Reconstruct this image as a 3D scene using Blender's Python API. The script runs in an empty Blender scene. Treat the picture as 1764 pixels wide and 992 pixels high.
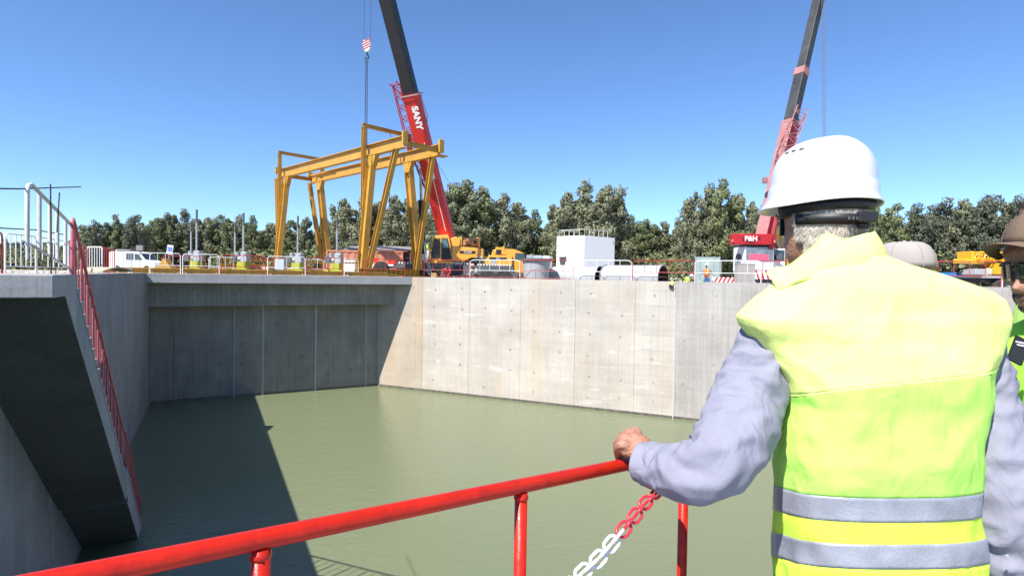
import bpy, math, random
from math import sin, cos, pi, radians as rad
from mathutils import Vector as V, Matrix, noise, Euler
random.seed(7)
S = bpy.context.scene
COL = S.collection
# ------------------------------------------------------------------ camera, world, sun, exposure
CZ, F = 0.2, 962.0
cam = bpy.data.objects.new('camera', bpy.data.cameras.new('camera')); COL.objects.link(cam)
cam.data.sensor_width = 36; cam.data.lens = F * 36 / 1764
cam.data.clip_start = 0.05; cam.data.clip_end = 6000
CR = Matrix.Rotation(rad(90 - 1.2), 4, 'X') @ Matrix.Rotation(rad(0.89), 4, 'Z')
cam.matrix_world = Matrix.Translation((0, 0, CZ)) @ CR
S.camera = cam
w = bpy.data.worlds.new("World"); S.world = w; w.use_nodes = True
nt = w.node_tree; bg = nt.nodes['Background']
sky = nt.nodes.new('ShaderNodeTexSky'); sky.sky_type = 'NISHITA'; sky.sun_disc = False
SUN = V((3.51, 4.35, -7.0)).normalized()
sky.sun_elevation = math.asin(-SUN.z); sky.sun_rotation = math.atan2(-SUN.x, -SUN.y)
sky.altitude = 1300; sky.air_density = 1.0; sky.dust_density = 0.05; sky.ozone_density = 4.0
tint = nt.nodes.new('ShaderNodeMixRGB'); tint.blend_type = 'MULTIPLY'; tint.inputs[0].default_value = 1; tint.inputs[2].default_value = (.84, .99, 1.16, 1)
nt.links.new(sky.outputs[0], tint.inputs[1]); nt.links.new(tint.outputs[0], bg.inputs[0]); bg.inputs[1].default_value = 0.1
sl = bpy.data.lights.new('sun', 'SUN'); sl.energy = 4.8; sl.angle = rad(0.5); sl.color = (1, .955, .89)
so = bpy.data.objects.new('sun', sl); COL.objects.link(so)
so.rotation_euler = SUN.to_track_quat('-Z', 'Y').to_euler(); so.location = (-20, -25, 40)
S.view_settings.view_transform = 'Standard'; S.view_settings.look = 'None'
S.view_settings.gamma = 1; S.view_settings.exposure = 0.85; S.view_settings.use_curve_mapping = False

# ------------------------------------------------------------------ survey helpers (photo px -> metres)
CR3 = CR.to_3x3()
def ray(x, y):
    v = CR3 @ V(((x - 882) / F, (496 - y) / F, -1)); return v / v.y
def P(x, y, d):
    v = ray(x, y) * d; return V((v.x, v.y, v.z + CZ))
def Q(x, z, d):                       # the point seen in column x, at height z, d metres off
    y = 480
    for _ in range(4): y += (P(x, y, d).z - z) / d * F
    return P(x, y, d)
TH = rad(-28.3); E1 = V((sin(TH), cos(TH), 0)); E2 = V((E1.y, -E1.x, 0)); A0 = V((-19.554, 30.131, 0))
def UV(u, v, z): p = A0 + E1 * u + E2 * v; p.z = z; return p
C0 = V((-8.445, 35.908, 0)); DR = V((.9201, -.3916, 0)); NR = V((.3916, .9201, 0))
def RW(t, z, off=0): p = C0 + DR * t + NR * off; p.z = z; return p      # along the right wall
def rw_t(px, off=0):
    r = ray(px, 480); n = V((DR.y, -DR.x, 0)); k = n.dot(C0 + NR * off) / n.dot(V((r.x, r.y, 0)))
    return (V((r.x * k, r.y * k, 0)) - C0).dot(DR)
def onV(px, py, v):
    r = ray(px, py); n = E2; k = n.dot(A0 + E2 * v) / n.dot(V((r.x, r.y, 0)))
    return V((r.x * k, r.y * k, CZ + r.z * k))
RIM, GR, WAT = 0.06, -0.6, -7.0

# ------------------------------------------------------------------ materials
MATS = {}
def mat(name, col, rough=.6, metal=0, var=.12, sc=3., bump=0., bsc=40., spec=.5, dirt=0., dcol=(.12, .09, .06), coat=0, stretch=None, sub=0):
    if name in MATS: return MATS[name]
    m = bpy.data.materials.new(name); m.use_nodes = True; MATS[name] = m
    n = m.node_tree.nodes; l = m.node_tree.links; b = n['Principled BSDF']
    b.inputs['Roughness'].default_value = rough; b.inputs['Metallic'].default_value = metal
    b.inputs['Specular IOR Level'].default_value = spec; b.inputs['Coat Weight'].default_value = coat
    if sub: b.inputs['Subsurface Weight'].default_value = sub; b.inputs['Subsurface Radius'].default_value = (.01, .004, .002)
    tc = n.new('ShaderNodeTexCoord'); mp = n.new('ShaderNodeMapping'); l.new(tc.outputs['Object'], mp.inputs[0])
    if stretch: mp.inputs['Scale'].default_value = stretch
    nz = n.new('ShaderNodeTexNoise'); nz.inputs['Scale'].default_value = sc; nz.inputs['Detail'].default_value = 6
    l.new(mp.outputs[0], nz.inputs[0])
    cr = n.new('ShaderNodeValToRGB'); l.new(nz.outputs[0], cr.inputs[0])
    cr.color_ramp.elements[0].position = .3; cr.color_ramp.elements[1].position = .7
    cr.color_ramp.elements[0].color = (*[c * (1 - var) for c in col], 1); cr.color_ramp.elements[1].color = (*[min(1, c * (1 + var)) for c in col], 1)
    out = cr.outputs[0]
    if dirt:
        n2 = n.new('ShaderNodeTexNoise'); n2.inputs['Scale'].default_value = sc * 2.3; n2.inputs['Detail'].default_value = 9; n2.inputs['Roughness'].default_value = .7
        l.new(tc.outputs['Object'], n2.inputs[0]); r2 = n.new('ShaderNodeValToRGB'); l.new(n2.outputs[0], r2.inputs[0])
        r2.color_ramp.elements[0].position = .5; r2.color_ramp.elements[1].position = .72
        r2.color_ramp.elements[0].color = (0, 0, 0, 1); r2.color_ramp.elements[1].color = (dirt,) * 3 + (1,)
        mx = n.new('ShaderNodeMixRGB'); l.new(r2.outputs[0], mx.inputs[0]); l.new(out, mx.inputs[1]); mx.inputs[2].default_value = (*dcol, 1); out = mx.outputs[0]
    l.new(out, b.inputs['Base Color'])
    if bump:
        n3 = n.new('ShaderNodeTexNoise'); n3.inputs['Scale'].default_value = bsc; n3.inputs['Detail'].default_value = 5; l.new(mp.outputs[0], n3.inputs[0])
        bp = n.new('ShaderNodeBump'); bp.inputs['Strength'].default_value = bump; bp.inputs['Distance'].default_value = .02; l.new(n3.outputs[0], bp.inputs['Height']); l.new(bp.outputs[0], b.inputs['Normal'])
    return m

def concrete(name, col, streak=.25, stain=(.42, .30, .18), stamt=.35, dark=.0, white=.12):
    if name in MATS: return MATS[name]
    m = bpy.data.materials.new(name); m.use_nodes = True; MATS[name] = m
    n = m.node_tree.nodes; l = m.node_tree.links; b = n['Principled BSDF']; b.inputs['Roughness'].default_value = .85; b.inputs['Specular IOR Level'].default_value = .25
    tc = n.new('ShaderNodeTexCoord'); oi = n.new('ShaderNodeObjectInfo')
    def N(scale, s, det=6, ro=.55, lo=.35, hi=.65, off=None):
        mp = n.new('ShaderNodeMapping'); mp.inputs['Scale'].default_value = scale; l.new(tc.outputs['Object'], mp.inputs[0])
        if off: mp.inputs['Location'].default_value = off
        z = n.new('ShaderNodeTexNoise'); z.inputs['Scale'].default_value = s; z.inputs['Detail'].default_value = det; z.inputs['Roughness'].default_value = ro
        l.new(mp.outputs[0], z.inputs[0]); r = n.new('ShaderNodeMapRange'); r.inputs[1].default_value = lo; r.inputs[2].default_value = hi; l.new(z.outputs[0], r.inputs[0]); return r.outputs[0], z.outputs[0]
    def mul(a, fac, lo):                       # colour * lerp(1, lo, fac)
        r = n.new('ShaderNodeMapRange'); r.inputs[3].default_value = 1; r.inputs[4].default_value = lo; l.new(fac, r.inputs[0])
        x = n.new('ShaderNodeVectorMath'); x.operation = 'SCALE'; l.new(a, x.inputs[0]); l.new(r.outputs[0], x.inputs['Scale']); return x.outputs[0]
    rgb = n.new('ShaderNodeRGB'); rgb.outputs[0].default_value = (*col, 1); c = rgb.outputs[0]
    big, _ = N((1, 1, 1), .45); c = mul(c, big, .82)
    st, sraw = N((9, 9, .22), 1.2, 5, .6); c = mul(c, st, 1 - streak)
    ft, fraw = N((1, 1, 1), 9, 8, .7); c = mul(c, ft, .9)
    bd, _ = N((.15, .15, 3.0), 1.0, 3, .5, .45, .7); c = mul(c, bd, .93)
    tn, _ = N((1.2, 1.2, .12), .8, 4, .6, .52, .74, (5, 3, 0))
    rm = n.new('ShaderNodeMath'); rm.operation = 'MULTIPLY'; rm.inputs[1].default_value = stamt; l.new(tn, rm.inputs[0])
    mx = n.new('ShaderNodeMixRGB'); l.new(rm.outputs[0], mx.inputs[0]); l.new(c, mx.inputs[1]); mx.inputs[2].default_value = (*stain, 1); c = mx.outputs[0]
    wh, _ = N((.5, .5, 2.2), .9, 6, .6, .60, .66, (1, 9, 4))
    wm = n.new('ShaderNodeMath'); wm.operation = 'MULTIPLY'; wm.inputs[1].default_value = white; l.new(wh, wm.inputs[0])
    mx = n.new('ShaderNodeMixRGB'); l.new(wm.outputs[0], mx.inputs[0]); l.new(c, mx.inputs[1]); mx.inputs[2].default_value = (col[0] * 1.15, col[1] * 1.2, col[2] * 1.3, 1); c = mx.outputs[0]
    if dark:
        dk, _ = N((1, 1, .5), 1.3, 6, .65, .38, .6, (2, 2, 8)); c = mul(c, dk, 1 - dark)
    c = mul(c, oi.outputs['Random'], .90)
    l.new(c, b.inputs['Base Color'])
    bp = n.new('ShaderNodeBump'); bp.inputs['Strength'].default_value = .35; bp.inputs['Distance'].default_value = .02; l.new(fraw, bp.inputs['Height'])
    b2 = n.new('ShaderNodeBump'); b2.inputs['Strength'].default_value = .3; b2.inputs['Distance'].default_value = .02; l.new(sraw, b2.inputs['Height']); l.new(bp.outputs[0], b2.inputs['Normal']); l.new(b2.outputs[0], b.inputs['Normal'])
    return m

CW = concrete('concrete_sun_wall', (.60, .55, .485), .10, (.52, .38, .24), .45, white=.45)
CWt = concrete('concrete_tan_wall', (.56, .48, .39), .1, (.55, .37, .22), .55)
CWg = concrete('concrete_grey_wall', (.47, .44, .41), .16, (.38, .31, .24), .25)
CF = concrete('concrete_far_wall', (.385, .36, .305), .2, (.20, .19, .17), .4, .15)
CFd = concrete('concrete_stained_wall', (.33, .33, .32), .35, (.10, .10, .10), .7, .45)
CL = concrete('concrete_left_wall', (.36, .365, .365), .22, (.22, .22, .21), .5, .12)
CS = concrete('concrete_slab', (.42, .42, .42), .1, (.38, .33, .27), .3)
CST = concrete('concrete_stair', (.34, .35, .36), .12, (.25, .24, .22), .3)
CSO = concrete('concrete_soffit_shade', (.15, .155, .148), .12, (.07, .07, .065), .4)  # stair concrete with the soffit shade put into its colour
CJ = mat('joint_sealant', (.36, .37, .38), .6, var=.08)
STEEL = mat('gantry_yellow', (.48, .265, .04), .5, var=.12, sc=1.5, dirt=.35, dcol=(.20, .11, .03))
SANYY = mat('crane_yellow', (.72, .33, .03), .35, var=.06, dirt=.25, dcol=(.3, .15, .04), coat=.3)
YEL2 = mat('bright_yellow', (.75, .42, .02), .4, var=.06, dirt=.2)
RED = mat('crane_red', (.60, .03, .025), .4, var=.08, dirt=.2, dcol=(.3, .05, .04))
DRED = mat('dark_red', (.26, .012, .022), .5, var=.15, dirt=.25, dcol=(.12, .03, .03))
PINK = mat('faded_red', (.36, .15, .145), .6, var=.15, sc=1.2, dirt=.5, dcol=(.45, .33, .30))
BLACKS = mat('boom_black', (.012, .014, .022), .35, var=.2)
GREYB = mat('boom_grey', (.032, .034, .037), .55, var=.3, sc=.8, dirt=.4, dcol=(.12, .10, .08), stretch=(1, 1, .2))
BLACK = mat('black', (.015, .015, .017), .5)
RUB = mat('rubber', (.03, .03, .03), .9, var=.3, dirt=.4, dcol=(.15, .13, .1))
WHITE = mat('white_paint', (.78, .78, .77), .5, var=.04, dirt=.12, dcol=(.5, .42, .35))
WOLD = mat('worn_white_paint', (.62, .60, .57), .6, var=.1, sc=20, dirt=.6, dcol=(.40, .25, .16))
WRED = mat('barrier_red', (.42, .025, .03), .5, var=.15, sc=8, dirt=.2, dcol=(.5, .25, .22))
RRED = mat('rail_red', (.50, .016, .005), .38, var=.14, sc=9, spec=.3, coat=.12, bump=.12, bsc=35, dirt=.55, dcol=(.20, .008, .008))
SRED = mat('stair_rail_red', (.46, .11, .12), .5, var=.18, sc=10, dirt=.4, dcol=(.2, .04, .04))
GALV = mat('galvanised', (.42, .44, .46), .45, .6, var=.15, sc=12)
PIPEG = mat('pipe_grey', (.36, .37, .375), .55, var=.1, sc=1.5, dirt=.2, dcol=(.35, .3, .25))
RUST = mat('rust', (.09, .03, .02), .9, var=.4, sc=8)
LIME = mat('lime_paint', (.33, .35, .03), .5, var=.1)
DGREY = mat('dark_grey', (.09, .095, .10), .6, var=.2)
MGREY = mat('machine_grey', (.33, .35, .36), .5, var=.2, sc=8)
ORNG = mat('container_orange', (.50, .19, .11), .6, var=.15, dirt=.3)
BRN = mat('container_brown', (.17, .06, .04), .7, var=.2)
GLASS = mat('dark_glass', (.03, .045, .055), .08, var=.3, spec=.8)
BLUE = mat('blue_tarp', (.03, .20, .50), .5)
TIMB = mat('timber', (.45, .30, .16), .8, var=.25, sc=10, bump=.2)
PLY = mat('plywood', (.50, .42, .28), .8, var=.2, sc=6)
CARD = mat('cardboard', (.42, .25, .10), .9)
RBAR = mat('rebar_rust', (.10, .065, .06), .8, var=.3, sc=60, bump=.6, bsc=300)
PINKP = mat('pink_paper', (.85, .10, .18), .8)
LETW = mat('white_lettering', (.82, .82, .82), .6, var=.02)
REFL = mat('reflective_tape', (.36, .38, .44), .38, .35, var=.12, sc=25, bump=.15, bsc=160)
SKIN = mat('skin', (.40, .19, .12), .5, var=.15, sc=40, bump=.35, bsc=160, sub=.08, dirt=.12, dcol=(.36, .13, .09))
SKIN2 = mat('tan_skin', (.36, .175, .115), .45, var=.18, sc=40, bump=.3, bsc=180, sub=.06, dirt=.25, dcol=(.18, .07, .05))
HATW = mat('helmet_white', (.66, .66, .69), .28, var=.03, sc=14, dirt=.10, dcol=(.45, .42, .38), coat=.35)
NAVY = mat('navy_cloth', (.02, .025, .05), .9)
def cloth(name, col, bsc=500, bump=.25, wr=.5, rough=.85, sheen=0):
    m = mat(name, col, rough, var=.05, sc=6, bump=bump, bsc=bsc, spec=.2)
    n = m.node_tree.nodes; l = m.node_tree.links; b = n['Principled BSDF']
    old = b.inputs['Normal'].links[0].from_node
    tc = n.new('ShaderNodeTexCoord'); mp = n.new('ShaderNodeMapping'); mp.inputs['Scale'].default_value = (1, 1, .55); mp.inputs['Rotation'].default_value = (.4, .5, 0); l.new(tc.outputs['Object'], mp.inputs[0])
    z = n.new('ShaderNodeTexNoise'); z.inputs['Scale'].default_value = 13; z.inputs['Detail'].default_value = 3; z.inputs['Distortion'].default_value = .6; l.new(mp.outputs[0], z.inputs[0])
    bp = n.new('ShaderNodeBump'); bp.inputs['Strength'].default_value = wr; bp.inputs['Distance'].default_value = .015; l.new(z.outputs[0], bp.inputs['Height']); l.new(old.outputs[0], bp.inputs['Normal']); l.new(bp.outputs[0], b.inputs['Normal'])
    b.inputs['Sheen Weight'].default_value = sheen
    return m
YOKE = cloth('vest_yellow', (.80, .94, .28), wr=.9)
GAPY = cloth('vest_band_yellow', (.62, .95, .09), wr=.4)
MESH = cloth('vest_mesh_green', (.45, .83, .145), bsc=900, bump=.3, wr=.9)
SHIRT = cloth('shirt_blue', (.27, .27, .335), bsc=700, bump=.35, wr=1.0)
CAPB = cloth('cap_beige', (.36, .325, .30), wr=.2)
CAPD = cloth('cap_brown', (.17, .12, .085), wr=.2)
MUST = cloth('mustard_shirt', (.62, .42, .10))
ORV = cloth('orange_vest', (.95, .22, .05))
GRV = cloth('green_vest', (.45, .85, .08))

# ------------------------------------------------------------------ mesh builder
class MB:
    def __init__(s): s.v = []; s.f = []; s.fm = []
    def add(s, vs, fs, mi=0):
        o = len(s.v); s.v += [V(p) for p in vs]; s.f += [tuple(i + o for i in f) for f in fs]; s.fm += [mi] * len(fs); return s
    def box(s, c, d, R=None, mi=0, taper=1.0):
        x, y, z = d[0] / 2, d[1] / 2, d[2] / 2; vs = []
        for k in (-1, 1):
            t = 1 if k < 0 else taper
            for a, b in ((-1, -1), (1, -1), (1, 1), (-1, 1)):
                p = V((a * x * t, b * y * t, k * z))
                if R: p = R @ p
                vs.append(p + V(c))
        return s.add(vs, [(3, 2, 1, 0), (4, 5, 6, 7), (0, 1, 5, 4), (1, 2, 6, 5), (2, 3, 7, 6), (3, 0, 4, 7)], mi)
    def beam(s, a, b, w, h, up=(0, 0, 1), mi=0, w2=None, h2=None):
        a, b = V(a), V(b); d = (b - a).normalized(); u = V(up); r = d.cross(u)
        if r.length < 1e-4: r = d.cross(V((0, 1, 0)))
        r.normalize(); u = r.cross(d); w2 = w if w2 is None else w2; h2 = h if h2 is None else h2; vs = []
        for p, ww, hh in ((a, w, h), (b, w2, h2)):
            for i, j in ((-1, -1), (1, -1), (1, 1), (-1, 1)): vs.append(p + r * i * ww / 2 + u * j * hh / 2)
        return s.add(vs, [(3, 2, 1, 0), (4, 5, 6, 7), (0, 1, 5, 4), (1, 2, 6, 5), (2, 3, 7, 6), (3, 0, 4, 7)], mi)
    def ibeam(s, a, b, w, h, t=.03, up=(0, 0, 1)):
        a, b = V(a), V(b); d = (b - a).normalized(); u = V(up); r = d.cross(u).normalized(); u = r.cross(d)
        s.beam(a, b, t, h - 2 * t - .004, up); s.beam(a + u * (h / 2 - t / 2), b + u * (h / 2 - t / 2), w, t, up); s.beam(a - u * (h / 2 - t / 2), b - u * (h / 2 - t / 2), w, t, up); return s
    def tube(s, pts, r, n=8, cap=True, mi=0, closed=False):
        pts = [V(p) for p in pts]; R = r if isinstance(r, (list, tuple)) else [r] * len(pts); o = len(s.v); N = len(pts)
        d0 = (pts[1] - pts[0]).normalized(); ref = V((0, 0, 1)) if abs(d0.z) < .9 else V((0, 1, 0)); x = d0.cross(ref).normalized()
        vs = []
        for i, p in enumerate(pts):
            if closed: d = pts[(i + 1) % N] - pts[i - 1]
            else: d = (pts[min(i + 1, N - 1)] - pts[max(i - 1, 0)])
            d.normalize(); x = (x - d * x.dot(d)).normalized(); y = d.cross(x)
            for k in range(n): a = 2 * pi * k / n; vs.append(p + (x * cos(a) + y * sin(a)) * R[i])
        fs = []
        for i in range(N if closed else N - 1):
            j = (i + 1) % N
            for k in range(n): k2 = (k + 1) % n; fs.append((i * n + k, i * n + k2, j * n + k2, j * n + k))
        if cap and not closed: fs += [tuple(range(n - 1, -1, -1)), tuple((N - 1) * n + k for k in range(n))]
        return s.add(vs, fs, mi)
    def lathe(s, prof, c=(0, 0, 0), n=24, axis='z', mi=0, R=None):
        vs = []; c = V(c)
        for r, z in prof:
            for k in range(n):
                a = 2 * pi * k / n; p = V((r * cos(a), r * sin(a), z))
                if axis == 'x': p = V((p.z, p.x, p.y))
                if axis == 'y': p = V((p.x, p.z, p.y)) 
                if R: p = R @ p
                vs.append(p + c)
        fs = [(i * n + k, i * n + (k + 1) % n, (i + 1) * n + (k + 1) % n, (i + 1) * n + k) for i in range(len(prof) - 1) for k in range(n)]
        fs += [tuple(range(n - 1, -1, -1)), tuple((len(prof) - 1) * n + k for k in range(n))]
        return s.add(vs, fs, mi)
    def prism(s, poly, y0, y1, mi=0):          # polygon in x,z extruded along y
        n = len(poly); vs = [V((x, y0, z)) for x, z in poly] + [V((x, y1, z)) for x, z in poly]
        return s.add(vs, [tuple(range(n)), tuple(range(2 * n - 1, n - 1, -1))] + [(i, i + n, (i + 1) % n + n, (i + 1) % n) for i in range(n)], mi)
    def grid(s, rows, closed=True, mi=0, capb=False, capt=False):
        n = len(rows[0]); vs = [p for r in rows for p in r]; fs = []
        for i in range(len(rows) - 1):
            for k in range(n if closed else n - 1): k2 = (k + 1) % n; fs.append((i * n + k, i * n + k2, (i + 1) * n + k2, (i + 1) * n + k))
        if capb: fs.append(tuple(range(n - 1, -1, -1)))
        if capt: fs.append(tuple((len(rows) - 1) * n + k for k in range(n)))
        return s.add(vs, fs, mi)
    def mesh(s, name, mats, smooth=False, M=None):
        vs = s.v if M is None else [M @ p for p in s.v]
        me = bpy.data.meshes.new(name); me.from_pydata([tuple(p) for p in vs], [], s.f)
        for m in (mats if isinstance(mats, (list, tuple)) else [mats]): me.materials.append(m)
        if any(s.fm): me.polygons.foreach_set('material_index', s.fm)
        import bmesh
        bm = bmesh.new(); bm.from_mesh(me); bmesh.ops.recalc_face_normals(bm, faces=bm.faces); bm.to_mesh(me); bm.free()
        if smooth:
            me.polygons.foreach_set('use_smooth', [True] * len(me.polygons))
            if smooth != 'full': me.set_sharp_from_angle(angle=rad(40))
        me.update(); return me
    def build(s, name, mats, parent=None, smooth=False, world=False, solid=0, sub=0, bevel=0):
        M = None
        if world and parent is not None: M = WM(parent).inverted()
        me = s.mesh(name, mats, smooth, M); return put(name, me, parent, solid, sub, bevel)
def WM(o):
    M = Matrix.Translation(o.location) @ o.rotation_euler.to_matrix().to_4x4()
    return WM(o.parent) @ M if o.parent else M
def put(name, me, parent=None, solid=0, sub=0, bevel=0):
    o = bpy.data.objects.new(name, me); COL.objects.link(o); o.parent = parent
    if solid: md = o.modifiers.new('solid', 'SOLIDIFY'); md.thickness = abs(solid); md.offset = -1 if solid > 0 else 1
    if bevel: md = o.modifiers.new('bevel', 'BEVEL'); md.width = bevel; md.segments = 2; md.limit_method = 'ANGLE'
    if sub: md = o.modifiers.new('sub', 'SUBSURF'); md.levels = sub; md.render_levels = sub
    return o
def tag(o, label=None, cat=None, group=None, kind=None):
    for k, x in (('label', label), ('category', cat), ('group', group), ('kind', kind)):
        if x: o[k] = x
    return o
def thing(name, loc, rz=0, label=None, cat=None, group=None, kind=None):
    o = bpy.data.objects.new(name, None); COL.objects.link(o); o.location = V(loc); o.rotation_euler = (0, 0, rz); o.empty_display_size = .2
    return tag(o, label, cat, group, kind)
def clone(o, loc=None, rz=None, label=None, parent=None):
    c = o.copy(); COL.objects.link(c)
    if parent is not None: c.parent = parent
    if loc is not None: c.location = V(loc)
    if rz is not None: c.rotation_euler = (0, 0, rz)
    if label: c['label'] = label
    for ch in list(KIDS.get(o.name, [])) or [x for x in o.children]: clone(ch, parent=c)
    return c
KIDS = {}
def text(body, mt, parent, loc, R, size, name='lettering', ext=.004, sx=1, bold=.0):
    cu = bpy.data.curves.new(name, 'FONT'); cu.body = body; cu.size = size; cu.extrude = ext; cu.align_x = 'CENTER'; cu.align_y = 'CENTER'; cu.offset = bold
    t = bpy.data.objects.new(name, cu); me = bpy.data.meshes.new_from_object(t); bpy.data.objects.remove(t)
    me.materials.clear(); me.materials.append(mt)
    for v in me.vertices: v.co = V(loc) + R @ V((v.co.x * sx, v.co.y, v.co.z))
    return put(name, me, parent)
def basis(x, y):                      # matrix whose columns are x, y, x cross y
    x = V(x).normalized(); z = x.cross(V(y)).normalized(); y = z.cross(x); return Matrix((x, y, z)).transposed()
def skin(name, pts, edges, mt, parent, sub=2, world=True):
    """continuous tapering body grown from a skeleton; pts: (co, radius)"""
    me = bpy.data.meshes.new(name); M = WM(parent).inverted() if world else Matrix.Identity(4)
    me.from_pydata([tuple(M @ V(p[0])) for p in pts], edges, []); o = bpy.data.objects.new(name, me); COL.objects.link(o)
    md = o.modifiers.new('skin', 'SKIN'); md.use_smooth_shade = True
    for i, p in enumerate(pts):
        r = p[1]; me.skin_vertices[0].data[i].radius = (r, r) if not isinstance(r, tuple) else r
    me.skin_vertices[0].data[0].use_root = True
    ms = o.modifiers.new('sub', 'SUBSURF'); ms.levels = sub
    dg = bpy.context.evaluated_depsgraph_get(); m2 = bpy.data.meshes.new_from_object(o.evaluated_get(dg))
    bpy.data.objects.remove(o); m2.materials.clear(); m2.materials.append(mt); m2.polygons.foreach_set('use_smooth', [True] * len(m2.polygons))
    return put(name, m2, parent)

# ================================================================== GROUND, WATER, PIT
RZU = math.atan2(E2.y, E2.x)          # frame with x = E2 (rightwards along far wall), y = E1 (away)
RZR = math.atan2(DR.y, DR.x)
def gmat():
    m = mat('yard_ground', (.36, .31, .25), .95, var=.2, sc=.6, bump=.5, bsc=6, dirt=.5, dcol=(.24, .20, .15)); return m
FAR = 3000
m = MB()                               # upper yard level (left of and behind the pit) and lower yard behind the right wall
m.add([UV(-60, -FAR, .02), UV(-60, -.5, .02), UV(FAR, -.5, .02), UV(FAR, -FAR, .02)], [(0, 1, 2, 3)])
m.add([UV(.5, -.5, .02), UV(.5, 12.0, .02), UV(34, 12.0, .02), UV(34, -.5, .02)], [(0, 1, 2, 3)])
m.add([UV(34, -.5, .02), UV(34, 12.0, .02), UV(34, 12.0, GR), UV(34, -.5, GR)], [(0, 1, 2, 3)])
m.add([UV(.5, 12.0, .02), UV(.5, 12.0, GR), UV(34, 12.0, GR), UV(34, 12.0, .02)], [(0, 1, 2, 3)])
m.add([UV(34, -.5, GR), UV(34, 12, GR), UV(FAR, 12, GR), UV(FAR, -.5, GR)], [(0, 1, 2, 3)])
e0, e1_ = RW(-.6, GR, .55), RW(50, GR, .55)
m.add([UV(.5, 12, GR), e0, e1_, e1_ + E2 * FAR, UV(.5, FAR, GR)], [(0, 1, 2, 3, 4)])
m.add([UV(.5, 12, GR), UV(.5, FAR, GR), UV(FAR, FAR, GR), UV(FAR, 12, GR)], [(0, 1, 2, 3)])
m.add([e1_, UV(-60, 45, GR), UV(-60, FAR, GR), e1_ + E2 * FAR], [(0, 1, 2, 3)])
m.add([UV(-39.5, -.5, -1.225), UV(-39.5, 45, -1.225), UV(-FAR, 45, -1.225), UV(-FAR, -.5, -1.225)], [(0, 1, 2, 3)])
tag(m.build('ground', gmat()), kind='structure')

wm = bpy.data.materials.new('pit_water'); wm.use_nodes = True
n = wm.node_tree.nodes; l = wm.node_tree.links; b = n['Principled BSDF']
b.inputs['Base Color'].default_value = (.165, .188, .105, 1); b.inputs['Roughness'].default_value = .05; b.inputs['IOR'].default_value = 1.333
tc = n.new('ShaderNodeTexCoord')
def wn(scale, rot, s, det, dist=0):
    mp = n.new('ShaderNodeMapping'); mp.inputs['Scale'].default_value = scale; mp.inputs['Rotation'].default_value = (0, 0, rot); l.new(tc.outputs['Object'], mp.inputs[0])
    z = n.new('ShaderNodeTexNoise'); z.inputs['Scale'].default_value = s; z.inputs['Detail'].default_value = det; z.inputs['Distortion'].default_value = dist; l.new(mp.outputs[0], z.inputs[0]); return z.outputs[0]
h1 = wn((1, 2.0, 1), .25, 1.5, 3, .4); h2 = wn((1, 2.2, 1), -.3, 4.5, 4, .3)
b1 = n.new('ShaderNodeBump'); b1.inputs['Strength'].default_value = .45; b1.inputs['Distance'].default_value = .04; l.new(h1, b1.inputs['Height'])
b2 = n.new('ShaderNodeBump'); b2.inputs['Strength'].default_value = .8; b2.inputs['Distance'].default_value = .02; l.new(h2, b2.inputs['Height']); l.new(b1.outputs[0], b2.inputs['Normal']); l.new(b2.outputs[0], b.inputs['Normal'])
m = MB(); m.add([UV(-40, -1, WAT), UV(-40, 46, WAT), UV(.5, 46, WAT), UV(.5, -1, WAT)], [(0, 1, 2, 3)])
tag(m.build('water', wm), kind='structure')
m = MB(); m.add([UV(-40, -1, -9.5), UV(-40, 46, -9.5), UV(.5, 46, -9.5), UV(.5, -1, -9.5)], [(0, 1, 2, 3)])
tag(m.build('pit_floor', CF), kind='structure')

# right-hand sunlit wall: cast panels with recessed joints
rw = thing('retaining_wall', RW(0, 0), RZR, 'long sunlit concrete pit wall with tie holes on the right of the water', 'wall')
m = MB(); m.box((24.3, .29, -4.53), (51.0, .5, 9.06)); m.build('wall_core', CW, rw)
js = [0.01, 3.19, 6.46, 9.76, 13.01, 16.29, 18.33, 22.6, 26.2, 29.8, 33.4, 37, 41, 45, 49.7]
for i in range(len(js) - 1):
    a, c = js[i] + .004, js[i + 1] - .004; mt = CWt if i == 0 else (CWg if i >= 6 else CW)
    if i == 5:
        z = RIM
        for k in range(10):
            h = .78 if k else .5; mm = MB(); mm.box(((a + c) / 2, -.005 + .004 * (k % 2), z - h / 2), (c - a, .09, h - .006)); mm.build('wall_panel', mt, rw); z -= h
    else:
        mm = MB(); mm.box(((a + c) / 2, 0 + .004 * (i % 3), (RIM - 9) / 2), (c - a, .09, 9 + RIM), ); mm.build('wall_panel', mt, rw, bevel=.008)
m = MB(); rn = random.Random(3)
for k in range(22):
    x = .9 + 1.62 * k + rn.uniform(-.16, .16)
    for j in range(6):
        z = -.62 - 1.13 * j + rn.uniform(-.09, .09); xx = x + rn.uniform(-.08, .08)
        if rn.random() < .2: continue
        m.lathe([(.062, -.058), (.058, -.066), (.034, -.066), (.03, -.05)], (xx, 0.0, z), 10, axis='y')
o = m.build('tie_hole_plug', mat('tie_plug', (.38, .355, .32), .8, var=.3, sc=3), rw); tag(o, kind='stuff')
m = MB(); m.beam((18.33, -.052, -9), (18.33, -.052, -.75), .05, .02, up=(0, 1, 0)); m.build('joint_seal', mat('seal_light', (.50, .48, .45), .8), rw)

m = MB(); m.beam((0, -.052, WAT + .05), (49.7, -.052, WAT + .05), .012, .16); m.build('tide_mark', mat('wet_concrete', (.12, .11, .09), .5, var=.4, sc=4), rw)
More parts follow.
